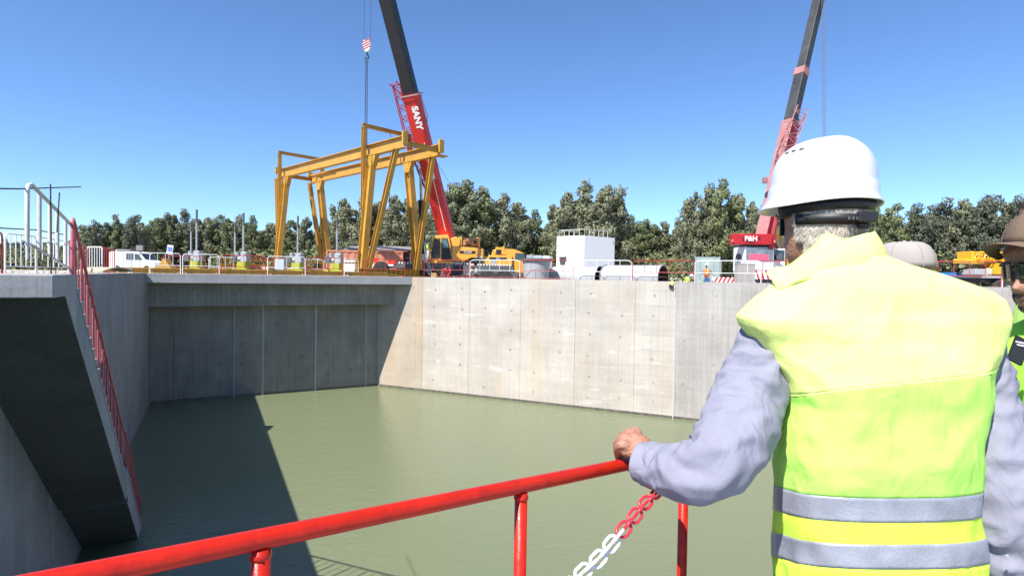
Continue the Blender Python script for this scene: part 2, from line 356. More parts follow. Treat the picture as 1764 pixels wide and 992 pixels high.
# far wall under the deck
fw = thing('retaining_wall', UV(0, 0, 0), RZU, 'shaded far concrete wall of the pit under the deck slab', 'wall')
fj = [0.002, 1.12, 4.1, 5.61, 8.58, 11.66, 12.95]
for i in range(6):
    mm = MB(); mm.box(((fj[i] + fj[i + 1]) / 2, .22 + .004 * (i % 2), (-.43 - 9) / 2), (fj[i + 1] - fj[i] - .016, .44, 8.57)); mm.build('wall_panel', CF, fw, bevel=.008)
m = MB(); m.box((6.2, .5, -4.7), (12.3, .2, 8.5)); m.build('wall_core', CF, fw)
for v in (4.1, 5.61, 8.58, 11.66):
    mm = MB(); zz = [-9, -5.5, -3.2, -1.7]; 
    for k in range(3): mm.beam((v + rn.uniform(-.01, .01), -.006, zz[k]), (v + rn.uniform(-.01, .01), -.006, zz[k + 1]), .05 + .05 * (v in (5.61, 8.58)), .02, up=(0, 1, 0))
    mm.build('joint_seal', CJ, fw)
m = MB()
for v, z in ((3.35, -5.0), (3.35, -6.2), (4.5, -4.0), (4.5, -5.1), (4.5, -6.4), (7.8, -4.9), (7.8, -6.2), (9.3, -4.8), (9.3, -6.0), (10.7, -5.9), (6.4, -2.9), (4.5, -2.6), (7.8, -2.8)):
    m.lathe([(.13, .03), (.125, -.006), (.06, -.006), (.05, .02)], (v, 0, z), 12, axis='y')
tag(m.build('tie_hole_plug', mat('plug_dark', (.17, .17, .16), .8), fw), kind='stuff')
vb = [(0.002, 3.9), (3.91, 13.1)]
for a, c in vb:
    mm = MB(); c2 = c if c < 10 else 13.38; c3 = c if c < 10 else 12.55
    mm.add([(a, -1.1, -1.69), (c2, -1.1, -1.69), (c3, -.005, -1.69), (a, -.005, -1.69), (a, -1.1, -.425), (c2, -1.1, -.425), (c3, -.005, -.425), (a, -.005, -.425)], [(3, 2, 1, 0), (4, 5, 6, 7), (0, 1, 5, 4), (1, 2, 6, 5), (2, 3, 7, 6), (3, 0, 4, 7)])
    mm.build('beam', CF, fw)
m = MB()
for k in range(11): 
    for z in (-.75, -1.45): m.lathe([(.035, .0), (.035, -.004)], (.9 + 1.1 * k + rn.uniform(-.15, .15), -1.1, z), 8, axis='y')
tag(m.build('form_hole', BLACK, fw), kind='stuff')
m = MB(); m.beam((.01, -.006, WAT + .05), (12.5, -.006, WAT + .05), .012, .16); m.build('tide_mark', mat('wet_concrete', (.12, .11, .09)), fw)
ds = thing('deck_slab', UV(0, 0, 0), RZU, 'grey concrete deck slab edge along the top of the far wall', 'slab')
for a, c in ((.002, 4.55), (4.558, 10.6), (10.608, 14.15)):
    end = c > 14; mm = MB(); c3 = 12.5 if end else c
    lo = [(a, -2.1, -.42), (c, -2.1, -.42), (c3, 0, -.42)] + ([] if end else []) + [(c3, .5, -.42), (a, .5, -.42)]
    if a > 12: lo = lo
    hi = [(x, y, RIM) for x, y, z in lo]; nn = len(lo)
    mm.add(lo + hi, [tuple(range(nn - 1, -1, -1)), tuple(range(nn, 2 * nn))] + [(i, (i + 1) % nn, (i + 1) % nn + nn, i + nn) for i in range(nn)]); mm.build('slab_segment', CS, ds, bevel=.012)

# left wall
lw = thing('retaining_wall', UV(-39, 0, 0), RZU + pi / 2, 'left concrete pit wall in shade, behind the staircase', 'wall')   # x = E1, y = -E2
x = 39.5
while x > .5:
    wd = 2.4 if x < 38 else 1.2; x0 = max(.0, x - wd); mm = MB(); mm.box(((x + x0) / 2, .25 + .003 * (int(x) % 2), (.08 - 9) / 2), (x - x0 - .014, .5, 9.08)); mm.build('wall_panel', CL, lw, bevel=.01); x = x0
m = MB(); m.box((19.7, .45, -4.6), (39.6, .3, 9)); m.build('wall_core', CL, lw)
# near platform (men stand here) and its wall
m = MB(); fl = -1.22
m.add([UV(-39.4, 1.0, fl), UV(-39.4, 9, fl), P(1800, 700, 2.9).xy.to_3d() + V((0, 0, fl)), P(1250, 700, 1.75).xy.to_3d() + V((0, 0, fl)), P(440, 700, .98).xy.to_3d() + V((0, 0, fl)), P(-200, 700, .72).xy.to_3d() + V((0, 0, fl)), V((-1.6, -.4, fl))], [(0, 1, 2, 3, 4, 5, 6)])
bt = [p - V((0, 0, .25)) for p in m.v]; m.add(bt, [(6, 5, 4, 3, 2, 1, 0)]); m.f += [(i, i + 7, (i + 1) % 7 + 7, (i + 1) % 7) for i in range(7)]; m.fm += [0] * 7
tag(m.build('walkway', CS), kind='structure')

# staircase
st = thing('concrete_staircase', UV(-27.05, 0, 0), RZU, 'concrete staircase cantilevered from the left wall down into the water', 'staircase')
def sy(u): return u + 27.05
W_ = 1.22
m = MB()
ys = [sy(-27.05), sy(-26.42), sy(-25.75)]
m.add([(x, y, z) for x in (.004, W_) for y, z in ((ys[0], .13), (ys[2], .13), (ys[2], -.73), (ys[1], -.16), (ys[0], -.16))], [(0, 1, 2, 3, 4), (9, 8, 7, 6, 5)] + [(i, i + 5, (i + 1) % 5 + 5, (i + 1) % 5) for i in range(5)])
m.fm[5] = 1; m.fm[4] = 1; m.fm[3] = 1  # underside and end faces get the shade-darkened concrete
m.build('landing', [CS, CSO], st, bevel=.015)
def flight(u0, z0, n_, end_th):
    a, zb = sy(u0), z0 - .206; b_ = sy(u0 + .24 * n_); ze = z0 - .206 * n_ - .0; mm = MB(); th_ = .66
    pr = [(a, z0 - .206), (b_, ze - .206 + .206), (b_, ze - th_), (a, z0 - .206 - th_ + .0)]
    mm.add([(x, y, z) for x in (.004, W_ - .003) for y, z in pr], [(0, 1, 2, 3), (7, 6, 5, 4)] + [(i, i + 4, (i + 1) % 4 + 4, (i + 1) % 4) for i in range(4)])
    mm.fm[4] = mm.fm[5] = mm.fm[3] = 1  # soffit and end faces: shade painted in by the darker concrete
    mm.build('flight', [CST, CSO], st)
    for k in range(n_):
        o = put('step', STEPM, st); o.location = (0, a + .24 * k, z0 - .206 * k)
t = MB(); t.add([(x, y, z) for x in (.006, W_ + .004) for y, z in ((0, -.206), (.243, -.206), (.243, -.414), )], [(0, 1, 2), (5, 4, 3), (0, 3, 4, 1), (1, 4, 5, 2), (2, 5, 3, 0)])
STEPM = t.mesh('step', CST)
flight(-25.75, .13, 22, 0)
z2 = .13 - .206 * 22; u2 = -25.75 + .24 * 22
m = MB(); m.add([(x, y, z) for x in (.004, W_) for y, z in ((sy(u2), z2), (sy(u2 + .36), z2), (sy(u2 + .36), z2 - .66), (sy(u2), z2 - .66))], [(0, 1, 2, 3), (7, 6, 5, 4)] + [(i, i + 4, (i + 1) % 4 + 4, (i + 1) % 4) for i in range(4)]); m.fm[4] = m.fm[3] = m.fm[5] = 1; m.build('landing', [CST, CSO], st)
flight(u2 + .36, z2, 17, 0)

# red stair railing
sr = thing('stair_railing', UV(-25.75, 1.16, 0), RZU, 'red tubular railing stepping down the outer edge of the concrete staircase', 'railing')
def rr(u, z, x=0): return V((x, u + 25.75, z))
def sl_(u): return .13 - .8583 * (u + 25.75) if u < u2 else (z2 if u < u2 + .36 else z2 - .8583 * (u - u2 - .36))
m = MB(); m.tube([rr(-25.68, .0), rr(-25.66, .86), rr(-25.62, .93), rr(-25.5, .86)] + [rr(u2 + .1, z2 + .92)], .024, 8); m.build('top_rail', SRED, sr, smooth=True)
m = MB(); m.tube([rr(u2 + .1, z2 + .92), rr(u2 + .45, z2 + .80), rr(u2 + .36 + 3.6, z2 - 3.09 + .85)], .024, 8); m.build('top_rail', SRED, sr, smooth=True)
m = MB(); m.tube([rr(-25.4, -.1), rr(u2 - .1, z2 + .22)], .016, 6); m.build('bottom_rail', SRED, sr, smooth=True)
m = MB(); m.tube([rr(u2 + .4, z2 + .1), rr(u2 + .36 + 3.6, z2 - 3.09 + .18)], .016, 6); m.build('bottom_rail', SRED, sr, smooth=True)
for k in range(22):
    u = -25.5 + .24 * k; z = sl_(u)
    mm = MB(); mm.tube([rr(u, z + .02), rr(u, z + .86)], .020 if k % 2 == 0 else .009, 8); mm.build('post', SRED, sr, smooth=True)
    if k % 2 == 0: mm = MB(); mm.box(rr(u, z - .04, 0.0), (.12, .09, .03)); mm.build('base_plate', WOLD, sr)
for k in range(14):
    u = u2 + .5 + .24 * k; z = sl_(u); mm = MB(); mm.tube([rr(u, z + .02), rr(u, z + .84)], .012, 6); mm.build('post', SRED, sr, smooth=True)

# white worn gate frame at the stair head, seen on the outer edge
vf = 1.12
gf = thing('stair_gate_frame', onV(50, 470, vf), 0, 'rusty white tubular guard frame leaning over the head of the staircase', 'railing')
m = MB(); m.tube([onV(47, 423, vf), onV(47, 330, vf), onV(49, 320, vf), onV(54, 318, vf), onV(127, 392, vf)], .022, 10); m.build('frame_tube', WOLD, gf, smooth=True, world=True)
m = MB(); m.tube([onV(53, 421, vf), onV(120, 463, vf)], .017, 8); m.build('lower_rail', WOLD, gf, smooth=True, world=True)
for x, y0, y1 in ((68, 331, 427), (86, 350, 440), (99, 363, 452), (113, 377, 459)):
    m = MB(); m.tube([onV(x, y0, vf), onV(x, y1, vf)], .021, 8); m.build('upright', WOLD, gf, smooth=True, world=True)
m = MB(); m.tube([onV(46.5, 423, vf), onV(47, 447, vf)], .013, 8); m.build('foot', WHITE, gf, smooth=True, world=True)
def rod(pts, r, label, grp='rusty reinforcement bars at the stair head'):
    c = pts[0]; t = MB(); t.tube([p - c for p in pts], r, 6); o = t.build('rebar', RBAR); o.location = c; tag(o, label, 'rebar', grp)
rod([onV(88, 472, 1.18), onV(87, 317, 1.18)], .0085, 'tall upright rusty rebar tied to the white guard frame')
rod([onV(98, 400, 1.16), onV(102.5, 332, 1.16)], .0085, 'shorter upright rusty rebar poking above the white guard frame')
rod([onV(-60, 324, 1.1), onV(30, 325.5, 1.1), onV(139, 322, 1.1)], .0085, 'horizontal rebar crossing the sky above the white guard frame')
rod([onV(-40, 391, 1.0), onV(60, 396, 1.0), onV(115, 405, 1.0)], .008, 'horizontal rebar at mid height through the white guard frame')
for i, x in enumerate((4, 73, 96)):
    rod([onV(x, 466 + (i > 1) * 6, .9), onV(x, 448, .9)], .006, ['leftmost', 'middle', 'rightmost'][i] + ' of three short rebar stubs standing on the stair landing')

# ================================================================== BARRIERS AND RAILINGS
def bar_panel(p0, p1, h, mt, n_, name, label, cat, group, r=.018, lowz=.12, lean=0.):
    p0, p1 = V(p0), V(p1); d = p1 - p0; L = d.to_2d().length; t = thing(name, p0, math.atan2(d.y, d.x), label, cat, group); dz = d.z
    def q(x, z): return V((x * L, lean * z, z + dz * x))
    m = MB(); m.tube([q(0, 0), q(0, h - .12), q(.04, h - .02), q(.08, h), q(.92, h), q(.96, h - .02), q(1, h - .12), q(1, 0)], r, 6); m.build('frame', mt, t, smooth=True)
    m = MB(); m.tube([q(0, lowz), q(1, lowz)], r * .8, 6); m.build('lower_rail', mt, t, smooth=True)
    for k in range(1, n_ + 1):
        x = k / (n_ + 1); m = MB(); m.tube([q(x, lowz), q(x, h)], r * .62, 5); m.build('bar', mt, t, smooth=True)
    for x in (0.08, .92):
        m = MB(); m.tube([q(x, .02) + V((0, -.22, 0)), q(x, .06), q(x, .02) + V((0, .22, 0))], r * .7, 5); m.build('foot', mt, t, smooth=True)
    return t
seg = [(-40, 15.0, 4, 15.4, 0), (9, 15.6, 62, 17.0, 1), (63, 17.1, 118, 19.8, 1), (120, 20.4, 149, 23.6, 0), (150, 24.2, 176, 24.0, 1), (177, 24.3, 197, 26.8, 0), (199, 27.0, 226, 27.6, 1)]
lb = ['red crowd barrier at the left edge behind the stair landing', 'nearest white crowd barrier, behind the rusty guard frame', 'white crowd barrier behind the head of the stair railing', 'red crowd barrier just right of the stair railing top', 'white crowd barrier between two red ones on the left wall', 'small red crowd barrier between two white ones', 'white crowd barrier in front of the parked white van']
for (a, da, c, dc, wh), L in zip(seg, lb): bar_panel(Q(a, .06, da), Q(c, .06, dc), 1.12, WHITE if wh else WRED, 5, 'crowd_barrier', L, 'barrier', 'crowd barriers along the left pit wall', r=.024, lowz=.2)
# panels along the far slab edge
far = [(.15, 1.5, 1), (1.6, 3.3, 1), (3.4, 5.6, 0), (5.7, 7.7, 1), (7.8, 9.8, 0), (9.9, 11.0, 1), (11.1, 13.6, 0)]
fl_ = ['leftmost white guard panel on the far slab edge', 'white guard panel in front of the first hoist', 'dark red guard panel between the first two hoists', 'white guard panel behind the grey cabinet', 'red guard panel before the orange container', 'slanting white guard panel left of the front gantry leg', 'red guard panel across the foot of the gantry frame']
for (a, c, wh), L in zip(far, fl_):
    bar_panel(UV(-1.75, a, RIM), UV(-1.75 + (1.2 if c == 11.0 else 0), c, RIM), 1.05, WHITE if wh else WRED, 3, 'guard_panel', L, 'guard rail', 'guard panels along the far slab edge', r=.02, lowz=.42)
back = [(0.4, 2.6, 0, 2.4), (2.8, 5.0, 1, 2.7), (5.2, 7.2, 0, 2.6), (7.4, 9.4, 1, 2.2)]
for i, (a, c, wh, u) in enumerate(back):
    bar_panel(UV(u, a, .03), UV(u, c, .03), 1.05, WHITE if wh else WRED, 4, 'guard_panel', ['faded red guard panel behind the first hoist', 'white guard panel in the back row near the second hoist', 'red guard panel in the back row left of the cabinet', 'white guard panel in the back row by the gantry far leg'][i], 'guard rail', 'guard panels in the back row of the deck', r=.02, lowz=.42)
# panels on the right wall
rp = [(730.5, 808.5, 0, 'red guard panel on the wall in front of the crane cab'), (809.5, 895.5, 1, 'white guard panel on the wall in front of the second yellow machine'), (896.5, 988.5, 0, 'red guard panel in front of the grey steel hopper'), (989, 1088, 1, 'white guard panel in front of the white building'), (1089.5, 1196, 0, 'red guard panel above the open end of the big pipe'), (1197, 1311, 1, 'white guard panel in front of the striped barrier'), (1312.5, 1450, 0, 'red guard panel in front of the white crane cab'), (1460, 1580, 1, 'white guard panel hidden behind the white helmeted man'), (1590, 1725, 0, 'dark red guard panel in front of the parked yellow crane'), (1727, 1860, 1, 'white guard panel at the right edge behind the brown cap')]
for a, c, wh, L in rp: bar_panel(RW(rw_t(a, .25), RIM, .25), RW(rw_t(c, .25), RIM, .25), 1.08, WHITE if wh else WRED, 4, 'guard_panel', L, 'guard rail', 'guard panels along the right pit wall', r=.02, lowz=.46)
# red tape laid along the wall top, low black hoops
c = RW(rw_t(740), RIM + .05, .05); m = MB(); rn = random.Random(5)
m.tube([RW(rw_t(740) + (rw_t(975) - rw_t(740)) * k / 14, RIM + .03 + rn.uniform(0, .05), .1) - c for k in range(15)], .018, 5); o = m.build('red_rope', WRED, smooth=True); o.location = c; tag(o, 'red rope lying along the top edge of the sunlit wall', 'rope')
for i, (a, c) in enumerate(((902, 944), (1000, 1040), (1042, 1095), (1098, 1152))):
    p, q_ = RW(rw_t(a, .4), RIM, .4), RW(rw_t(c, .4), RIM, .4); t = MB(); d = q_ - p
    pts = [V((0, 0, 0)), V((0, 0, .12)), d * .1 + V((0, 0, .22)), d * .9 + V((0, 0, .22)), d + V((0, 0, .12)), d]
    if i == 0: pts = [d * (k / 10) + V((0, 0, .55 * sin(pi * k / 10))) for k in range(11)]
    t.tube(pts, .016, 6); t.tube([d * .5, d * .5 + V((0, 0, .5 if i == 0 else .22))], .012, 5); o = t.build('low_hoop', BLACK, smooth=True); o.location = p
    tag(o, ['arched black metal hoop at the foot of the grey hopper', 'low black hoop before the first grey pipe', 'low black hoop where the two grey pipes meet', 'low black hoop before the open pipe mouth'][i], 'hoop', 'low black hoops on the wall top')
m = MB(); m.box((0, 0, 0), (.22, .3, .2), taper=.6); m.box((.07, -.1, -.16), (.2, .16, .14), mi=1); o = m.build('corner_guard', [mat('guard_yellow', (.7, .5, .12)), BLACK]); o.location = RW(18.15, -.02, -.0); o.rotation_euler = (0, .6, RZR); tag(o, 'yellow and black edge guard chunk at the wall joint', 'edge guard')
m = MB(); pts = []
for k in range(9): a = k / 8; pts.append((a * 1.9, .28 * sin(a * 2.4) * (1 - a * .3) + .03 - .1 * a))
m.add([(x, y, z) for y in (-.45, .45) for x, z in pts], [(k, k + 1, k + 10, k + 9) for k in range(8)])
o = m.build('plywood_sheet', PLY, solid=.02); o.location = onV(150, 466, -.95); o.location.z = .1; o.rotation_euler = (0, 0, RZU + 1.12); tag(o, 'curled tan plywood sheet lying on the left wall top', 'plywood')

# ================================================================== GANTRY
D0 = 36.0; gth = rad(-46.5); GA = V((sin(gth), cos(gth), 0)); GB = V((GA.y, -GA.x, 0))
g0 = Q(621.5, RIM, D0) + GB * 2.235; g0.z = RIM
ga = thing('gantry_crane', g0, math.atan2(GB.y, GB.x), 'tall ochre yellow steel gantry crane standing on the deck slab', 'gantry crane')   # local x = across, y = along to far end
LG, VT, VB, HG, HU = 12.5, 1.42, 2.235, 8.55, 10.05
for s_ in (-1, 1):
    m = MB(); m.ibeam((s_ * VT, -3.45, HG - .34), (s_ * VT, LG + 1.7, HG - .34), .38, .72); m.build('girder', STEEL, ga)
    m = MB(); m.beam((s_ * VT, -3.45, HG + .06), (s_ * VT, LG + 1.7, HG + .06), .07, .07); m.build('crane_rail', STEEL, ga)
    m = MB(); m.box((s_ * VT, -3.5, HG - .1), (.36, .14, .8)); m.box((s_ * VT + .1, -3.25, HG + .2), (.05, .4, .4)); m.build('end_stop', STEEL, ga)
    m = MB(); m.box((s_ * VT, LG + 1.75, HG + .0), (.4, .12, .55)); m.build('end_stop', STEEL, ga)
m = MB(); m.ibeam((-VT, -3.3, HG - .35), (VT, -3.3, HG - .35), .2, .3); m.build('end_tie', STEEL, ga)
m = MB(); m.ibeam((-VT, LG + 1.5, HG - .35), (VT, LG + 1.5, HG - .35), .2, .3); m.build('end_tie', STEEL, ga)
m = MB(); m.box((VT + .35, -3.0, HG - .6), (.8, .6, .06)); m.build('end_platform', STEEL, ga)
for yb, far_ in ((0, 0), (LG, 1)):
    m = MB(); m.ibeam((-VB - .4, yb, .26), (VB + .5, yb, .26), .32, .46)
    for k in range(14): m.box((-VB - .3 + k * .4, yb - .0, .26), (.02, .28, .40))
    m.build('base_beam', STEEL, ga)
    for s_ in (-1, 1):
        # deep main leg and slim second leg meeting at the foot (V pair)
        m = MB(); a, c = V((s_ * VB, yb - .1, .5)), V((s_ * VT, yb + .1, HG - .62)); m.ibeam(a, c, .40, .58, .04, up=(0, 1, 0)); m.build('leg', STEEL, ga)
        m = MB(); m.add([(s_ * VT - .16, yb - .55, HG - .62), (s_ * VT - .16, yb + .55, HG - .62), (s_ * VT - .16, yb + .22, HG - 1.4), (s_ * VT - .16, yb - .22, HG - 1.4), (s_ * VT + .16, yb - .55, HG - .62), (s_ * VT + .16, yb + .55, HG - .62), (s_ * VT + .16, yb + .22, HG - 1.4), (s_ * VT + .16, yb - .22, HG - 1.4)], [(0, 1, 2, 3), (7, 6, 5, 4), (0, 4, 5, 1), (1, 5, 6, 2), (2, 6, 7, 3), (3, 7, 4, 0)]); m.build('leg_head', STEEL, ga)
        m = MB(); dy = -2.6 if not far_ else 1.9
        m.ibeam(V((s_ * (VB - .35), yb + (-.35 if not far_ else .3), .5)), V((s_ * VT, yb + dy, HG - .62)), .28, .32, .03, up=(0, 1, 0)); m.build('diagonal_leg', STEEL, ga)
    # hanging portal frame
    yo = yb + .45
    for s_ in (-1, 1):
        m = MB(); m.ibeam((s_ * VT - s_ * .42 * -1, yo, HG - 4.4 if not far_ else HG - 4.3), (s_ * VT + s_ * .42, yo, HG + 1.15), .24, .24, .03, up=(0, 1, 0)); m.build('hanger_post', STEEL, ga)
    m = MB(); m.ibeam((-VT - .54, yo, HG + 1.26), (VT + .54, yo, HG + 1.26), .2, .24, .025); m.build('hanger_beam', STEEL, ga)
m = MB(); m.tube([(.2, .45, HG + 1.2), (.22, .45, HG + .5), (.15, .45, HG - 5.5)], .02, 5); m.build('hanging_rope', mat('rope_red', (.35, .12, .1), .8), ga)
m = MB(); m.box((1.2, .45, HG + 1.0), (.18, .18, .3)); m.tube([(1.2, .45, HG + .9), (1.25, .45, HG + .6), (1.1, .45, HG + .5)], .03, 6); m.build('chain_hoist', DGREY, ga)
m = MB(); m.box((-.2, LG - 3.6, HG - .75), (.8, 2.6, .08)); m.tube([(-.6, LG - 4.8, HG - .8), (.3, LG - 2.3, HG - .8)], .08, 6); m.build('trolley_frame', STEEL, ga)

# rail beams, plates and clutter on the deck
def ibeam_thing(p, q_, wd, h, mt, label, group, name='steel_beam', cat='steel beam'):
    p, q_ = V(p), V(q_); d = q_ - p; c = (p + q_) / 2; m = MB(); m.ibeam(p - c, q_ - c, wd, h, .03); o = m.build(name, mt); o.location = c; return tag(o, label, cat, group)
gs = 'yellow steel beams lying on the deck'
ibeam_thing(UV(-1.45, .05, .2), UV(-1.45, 12.6, .2), .25, .26, STEEL, 'long yellow rail beam along the far slab edge', gs)
ibeam_thing(UV(1.5, -1.5, .2), UV(1.5, 7.6, .2), .3, .34, STEEL, 'second yellow beam in the row behind the hoists', gs)
ibeam_thing(UV(3.5, 3.6, .95), UV(4.2, 9.8, .95), .22, .1, STEEL, 'thin yellow beam raised behind the second hoist', gs)
ibeam_thing(UV(5.5, 6.2, .98), UV(5.5, 12.5, .98), .3, .12, STEEL, 'yellow beam raised behind the gantry far leg', gs)
ibeam_thing(UV(3.6, 3.4, .45), UV(3.6, 8.9, .45), .3, .5, STEEL, 'deep yellow girder resting behind the guard panels', gs)
ibeam_thing(UV(-.2, 9.6, .12), UV(-.2, 13.6, .12), .3, .16, STEEL, 'short yellow beam lying under the right gantry leg', gs)
ibeam_thing(UV(-1.0, -2.6, .2), UV(-1.0, .3, .2), .2, .26, STEEL, 'yellow beam end at the corner of the left wall', gs)
rn = random.Random(11)
cl = ['peach coloured stone block left of the second hoist', 'peach stone block beneath the raised yellow beam', 'pale stone block behind the second hoist', 'pale block behind the white back row panel', 'tan block right of the second hoist', 'tan block behind the grey cabinet']
for i, (v, u, s_) in enumerate(((4.7, 2.9, .5), (5.4, 3.0, .6), (6.0, 2.8, .7), (6.7, 2.9, .5), (7.6, 2.9, .6), (8.2, 2.4, .5))):
    m = MB(); m.box((0, 0, s_ * .4), (s_ * 1.5, s_, s_ * .8), taper=.86); o = m.build('stone_block', mat('peach_stone', (.52, .34, .22), .9, var=.2), bevel=.04); o.location = UV(u, v, .02); o.rotation_euler = (0, 0, rn.uniform(0, 3)); tag(o, cl[i], 'stone block', 'stone blocks on the deck')
for i, (v, u) in enumerate(((.35, -.9), (8.9, 1.0))):
    m = MB(); m.add([(0, 0, 0), (.8, 0, 0), (.4, 0, .55), (0, .5, 0), (.8, .5, 0), (.4, .5, .55)], [(0, 1, 2), (5, 4, 3), (0, 3, 4, 1), (1, 4, 5, 2), (2, 5, 3, 0)]); o = m.build('steel_gusset', STEEL); o.location = UV(u, v, .33 if i == 0 else .02); tag(o, ['yellow triangular steel gusset on the left wall corner', 'yellow triangular gusset by the gantry far leg'][i], 'steel bracket')

# sluice gate hoists with tall stems
def hoist(px, d, topy, r, label, pedestal=True):
    p = Q(px, .02, d); t = thing('gate_hoist', p, rad(-12), label, 'gate hoist', 'gate hoists with tall stems on the deck')
    top = P(px, topy, d).z - p.z
    m = MB(); m.tube([(0, 0, .9), (0, 0, top * .8)], r, 8); m.build('stem', GALV, t, smooth=True)
    m = MB(); m.tube([(0, 0, top * .8), (0, 0, top)], r * 1.05, 8); m.build('stem_cover', DGREY, t, smooth=True)
    if pedestal:
        m = MB(); m.box((0, 0, .5), (.62, .5, .62), taper=.9); m.build('pedestal', LIME, t, bevel=.02)
        m = MB(); m.box((0, 0, .12), (1.5, .6, .16)); m.box((-.45, -.2, .26), (.12, .3, .28)); m.box((.45, -.2, .26), (.12, .3, .28)); m.build('base_frame', mat('lime_light', (.42, .48, .06), .5), t)
        m = MB(); m.box((.15, 0, 1.12), (.42, .4, .62)); m.box((.25, -.22, 1.3), (.16, .06, .1)); m.build('gearbox', MGREY, t, bevel=.03)
        m = MB(); m.tube([(-.1, 0, 1.0), (-.75, -.05, .95)], .17, 10); m.tube([(-.35, -.05, 1.1), (-.38, -.05, 1.42)], .14, 10); m.tube([(-.62, -.1, .98), (-.66, -.1, 1.22)], .1, 10); m.build('motor', MGREY, t, smooth=True)
        m = MB(); m.lathe([(.2, -.02), (.2, .02)], (-.5, -.25, 1.05), 14, axis='y'); m.build('handwheel', DGREY, t)
    return t
hoist(338.5, 34.2, 361, .055, 'leftmost front gate hoist with the tallest dark stem')
hoist(419, 34.6, 367, .06, 'second front gate hoist beside the grey cabinet with a tall stem')
hoist(512.5, 35.4, 372, .055, 'gate hoist standing between the far gantry legs')
hoist(580, 34.8, 374, .06, 'gate hoist before the orange container')
hoist(329, 39, 381, .055, 'thin gate stem just left of the tallest front stem', False)
hoist(404.5, 39.5, 383, .06, 'thin gate stem left of the second front hoist', False)

# grey control cabinet
t = thing('control_cabinet', Q(483.5, RIM, 33.6), rad(-8), 'grey control cabinet on a post at the far slab edge', 'cabinet')
m = MB(); m.box((0, 0, .62), (.62, .28, .66)); m.build('cabinet_box', MGREY, t, bevel=.02)
m = MB(); m.box((0, -.15, .62), (.56, .015, .6)); m.build('door', mat('cab_door', (.40, .43, .45), .4), t, bevel=.004)
m = MB(); m.box((-.38, -.1, .16), (.4, .3, .3)); m.tube([(-.3, 0, .3), (-.25, 0, .6)], .09, 8); m.build('black_base', BLACK, t)
m = MB(); m.tube([(0, 0, 0), (0, 0, .3)], .04, 8); m.build('post', GALV, t)
# notice board on post, square floodlight
t = thing('notice_board', Q(291, .02, 33.5), rad(15), 'tilted white and blue notice board on a post behind the railings', 'sign')
m = MB(); m.tube([(0, 0, 0), (0, 0, 1.5)], .03, 6); m.build('post', GALV, t)
R_ = Matrix.Rotation(rad(8), 3, 'Y')
m = MB(); m.box((.05, 0, 1.45), (.32, .03, .56), R_); m.build('board', WHITE, t)
m = MB(); m.box((.05, -.02, 1.48), (.24, .01, .26), R_); m.build('blue_print', mat('sign_blue', (.15, .25, .7), .6), t)
t = thing('flood_light', Q(241, .02, 40), rad(5), 'square grey floodlight on a post behind the white van', 'floodlight')
m = MB(); m.box((0, 0, 1.78), (.5, .12, .42)); m.build('lamp_housing', DGREY, t); m = MB(); m.box((0, -.065, 1.78), (.42, .01, .34)); m.build('lamp_glass', mat('lamp_glass', (.22, .21, .2), .3), t)
m = MB(); m.tube([(0, 0, 0), (0, 0, 1.6)], .03, 6); m.tube([(-.2, 0, 1.2), (.2, 0, 1.56)], .02, 5); m.build('post', DGREY, t)

def wheel(t, c, r, wd, rim=GALV, name='wheel', axis='y'):
    m = MB(); m.lathe([(r * .62, -wd / 2), (r * .94, -wd / 2), (r, -wd * .36), (r, wd * .36), (r * .94, wd / 2), (r * .62, wd / 2)], c, 24, axis=axis); w_ = m.build(name, RUB, t, smooth=True)
    m = MB(); m.lathe([(r * .60, -wd / 2 + .02), (r * .55, -wd * .25), (r * .2, -wd * .2), (r * .18, -wd * .42), (.02, -wd * .42)] + [(.02, wd * .3), (r * .6, wd * .3)], c, 20, axis=axis); m.build('rim', rim, w_)
    return w_
# white van
t = thing('parked_van', Q(238, .02, 50), rad(-4), 'small white panel van parked behind the red and white barriers', 'van')
prof = [(-2.1, .35), (-2.15, 1.0), (-2.1, 1.75), (-1.9, 1.84), (.35, 1.84), (.75, 1.72), (1.25, 1.12), (2.0, .92), (2.18, .7), (2.15, .35)]
m = MB(); m.prism(prof, -.8, .8); m.build('body', WHITE, t, bevel=.05)
for y in (-.812,):
    m = MB(); m.prism([(.3, 1.1), (.3, 1.66), (.62, 1.62), (1.05, 1.12)], y - .01, y + .01); m.build('side_window', GLASS, t)
    m = MB(); m.prism([(-.45, 1.1), (-.45, 1.66), (.2, 1.66), (.2, 1.1)], y - .01, y + .01); m.build('side_window', GLASS, t)
m = MB(); m.add([(.80, -.7, 1.69), (.80, .7, 1.69), (1.27, .7, 1.14), (1.27, -.7, 1.14)], [(0, 1, 2, 3)]); o = m.build('windscreen', GLASS, t, solid=-.015)
for x in (-1.35, 1.4): wheel(t, (x, -.74, .31), .31, .2)
for x in (-1.35, 1.4): wheel(t, (x, .74, .31), .31, .2)

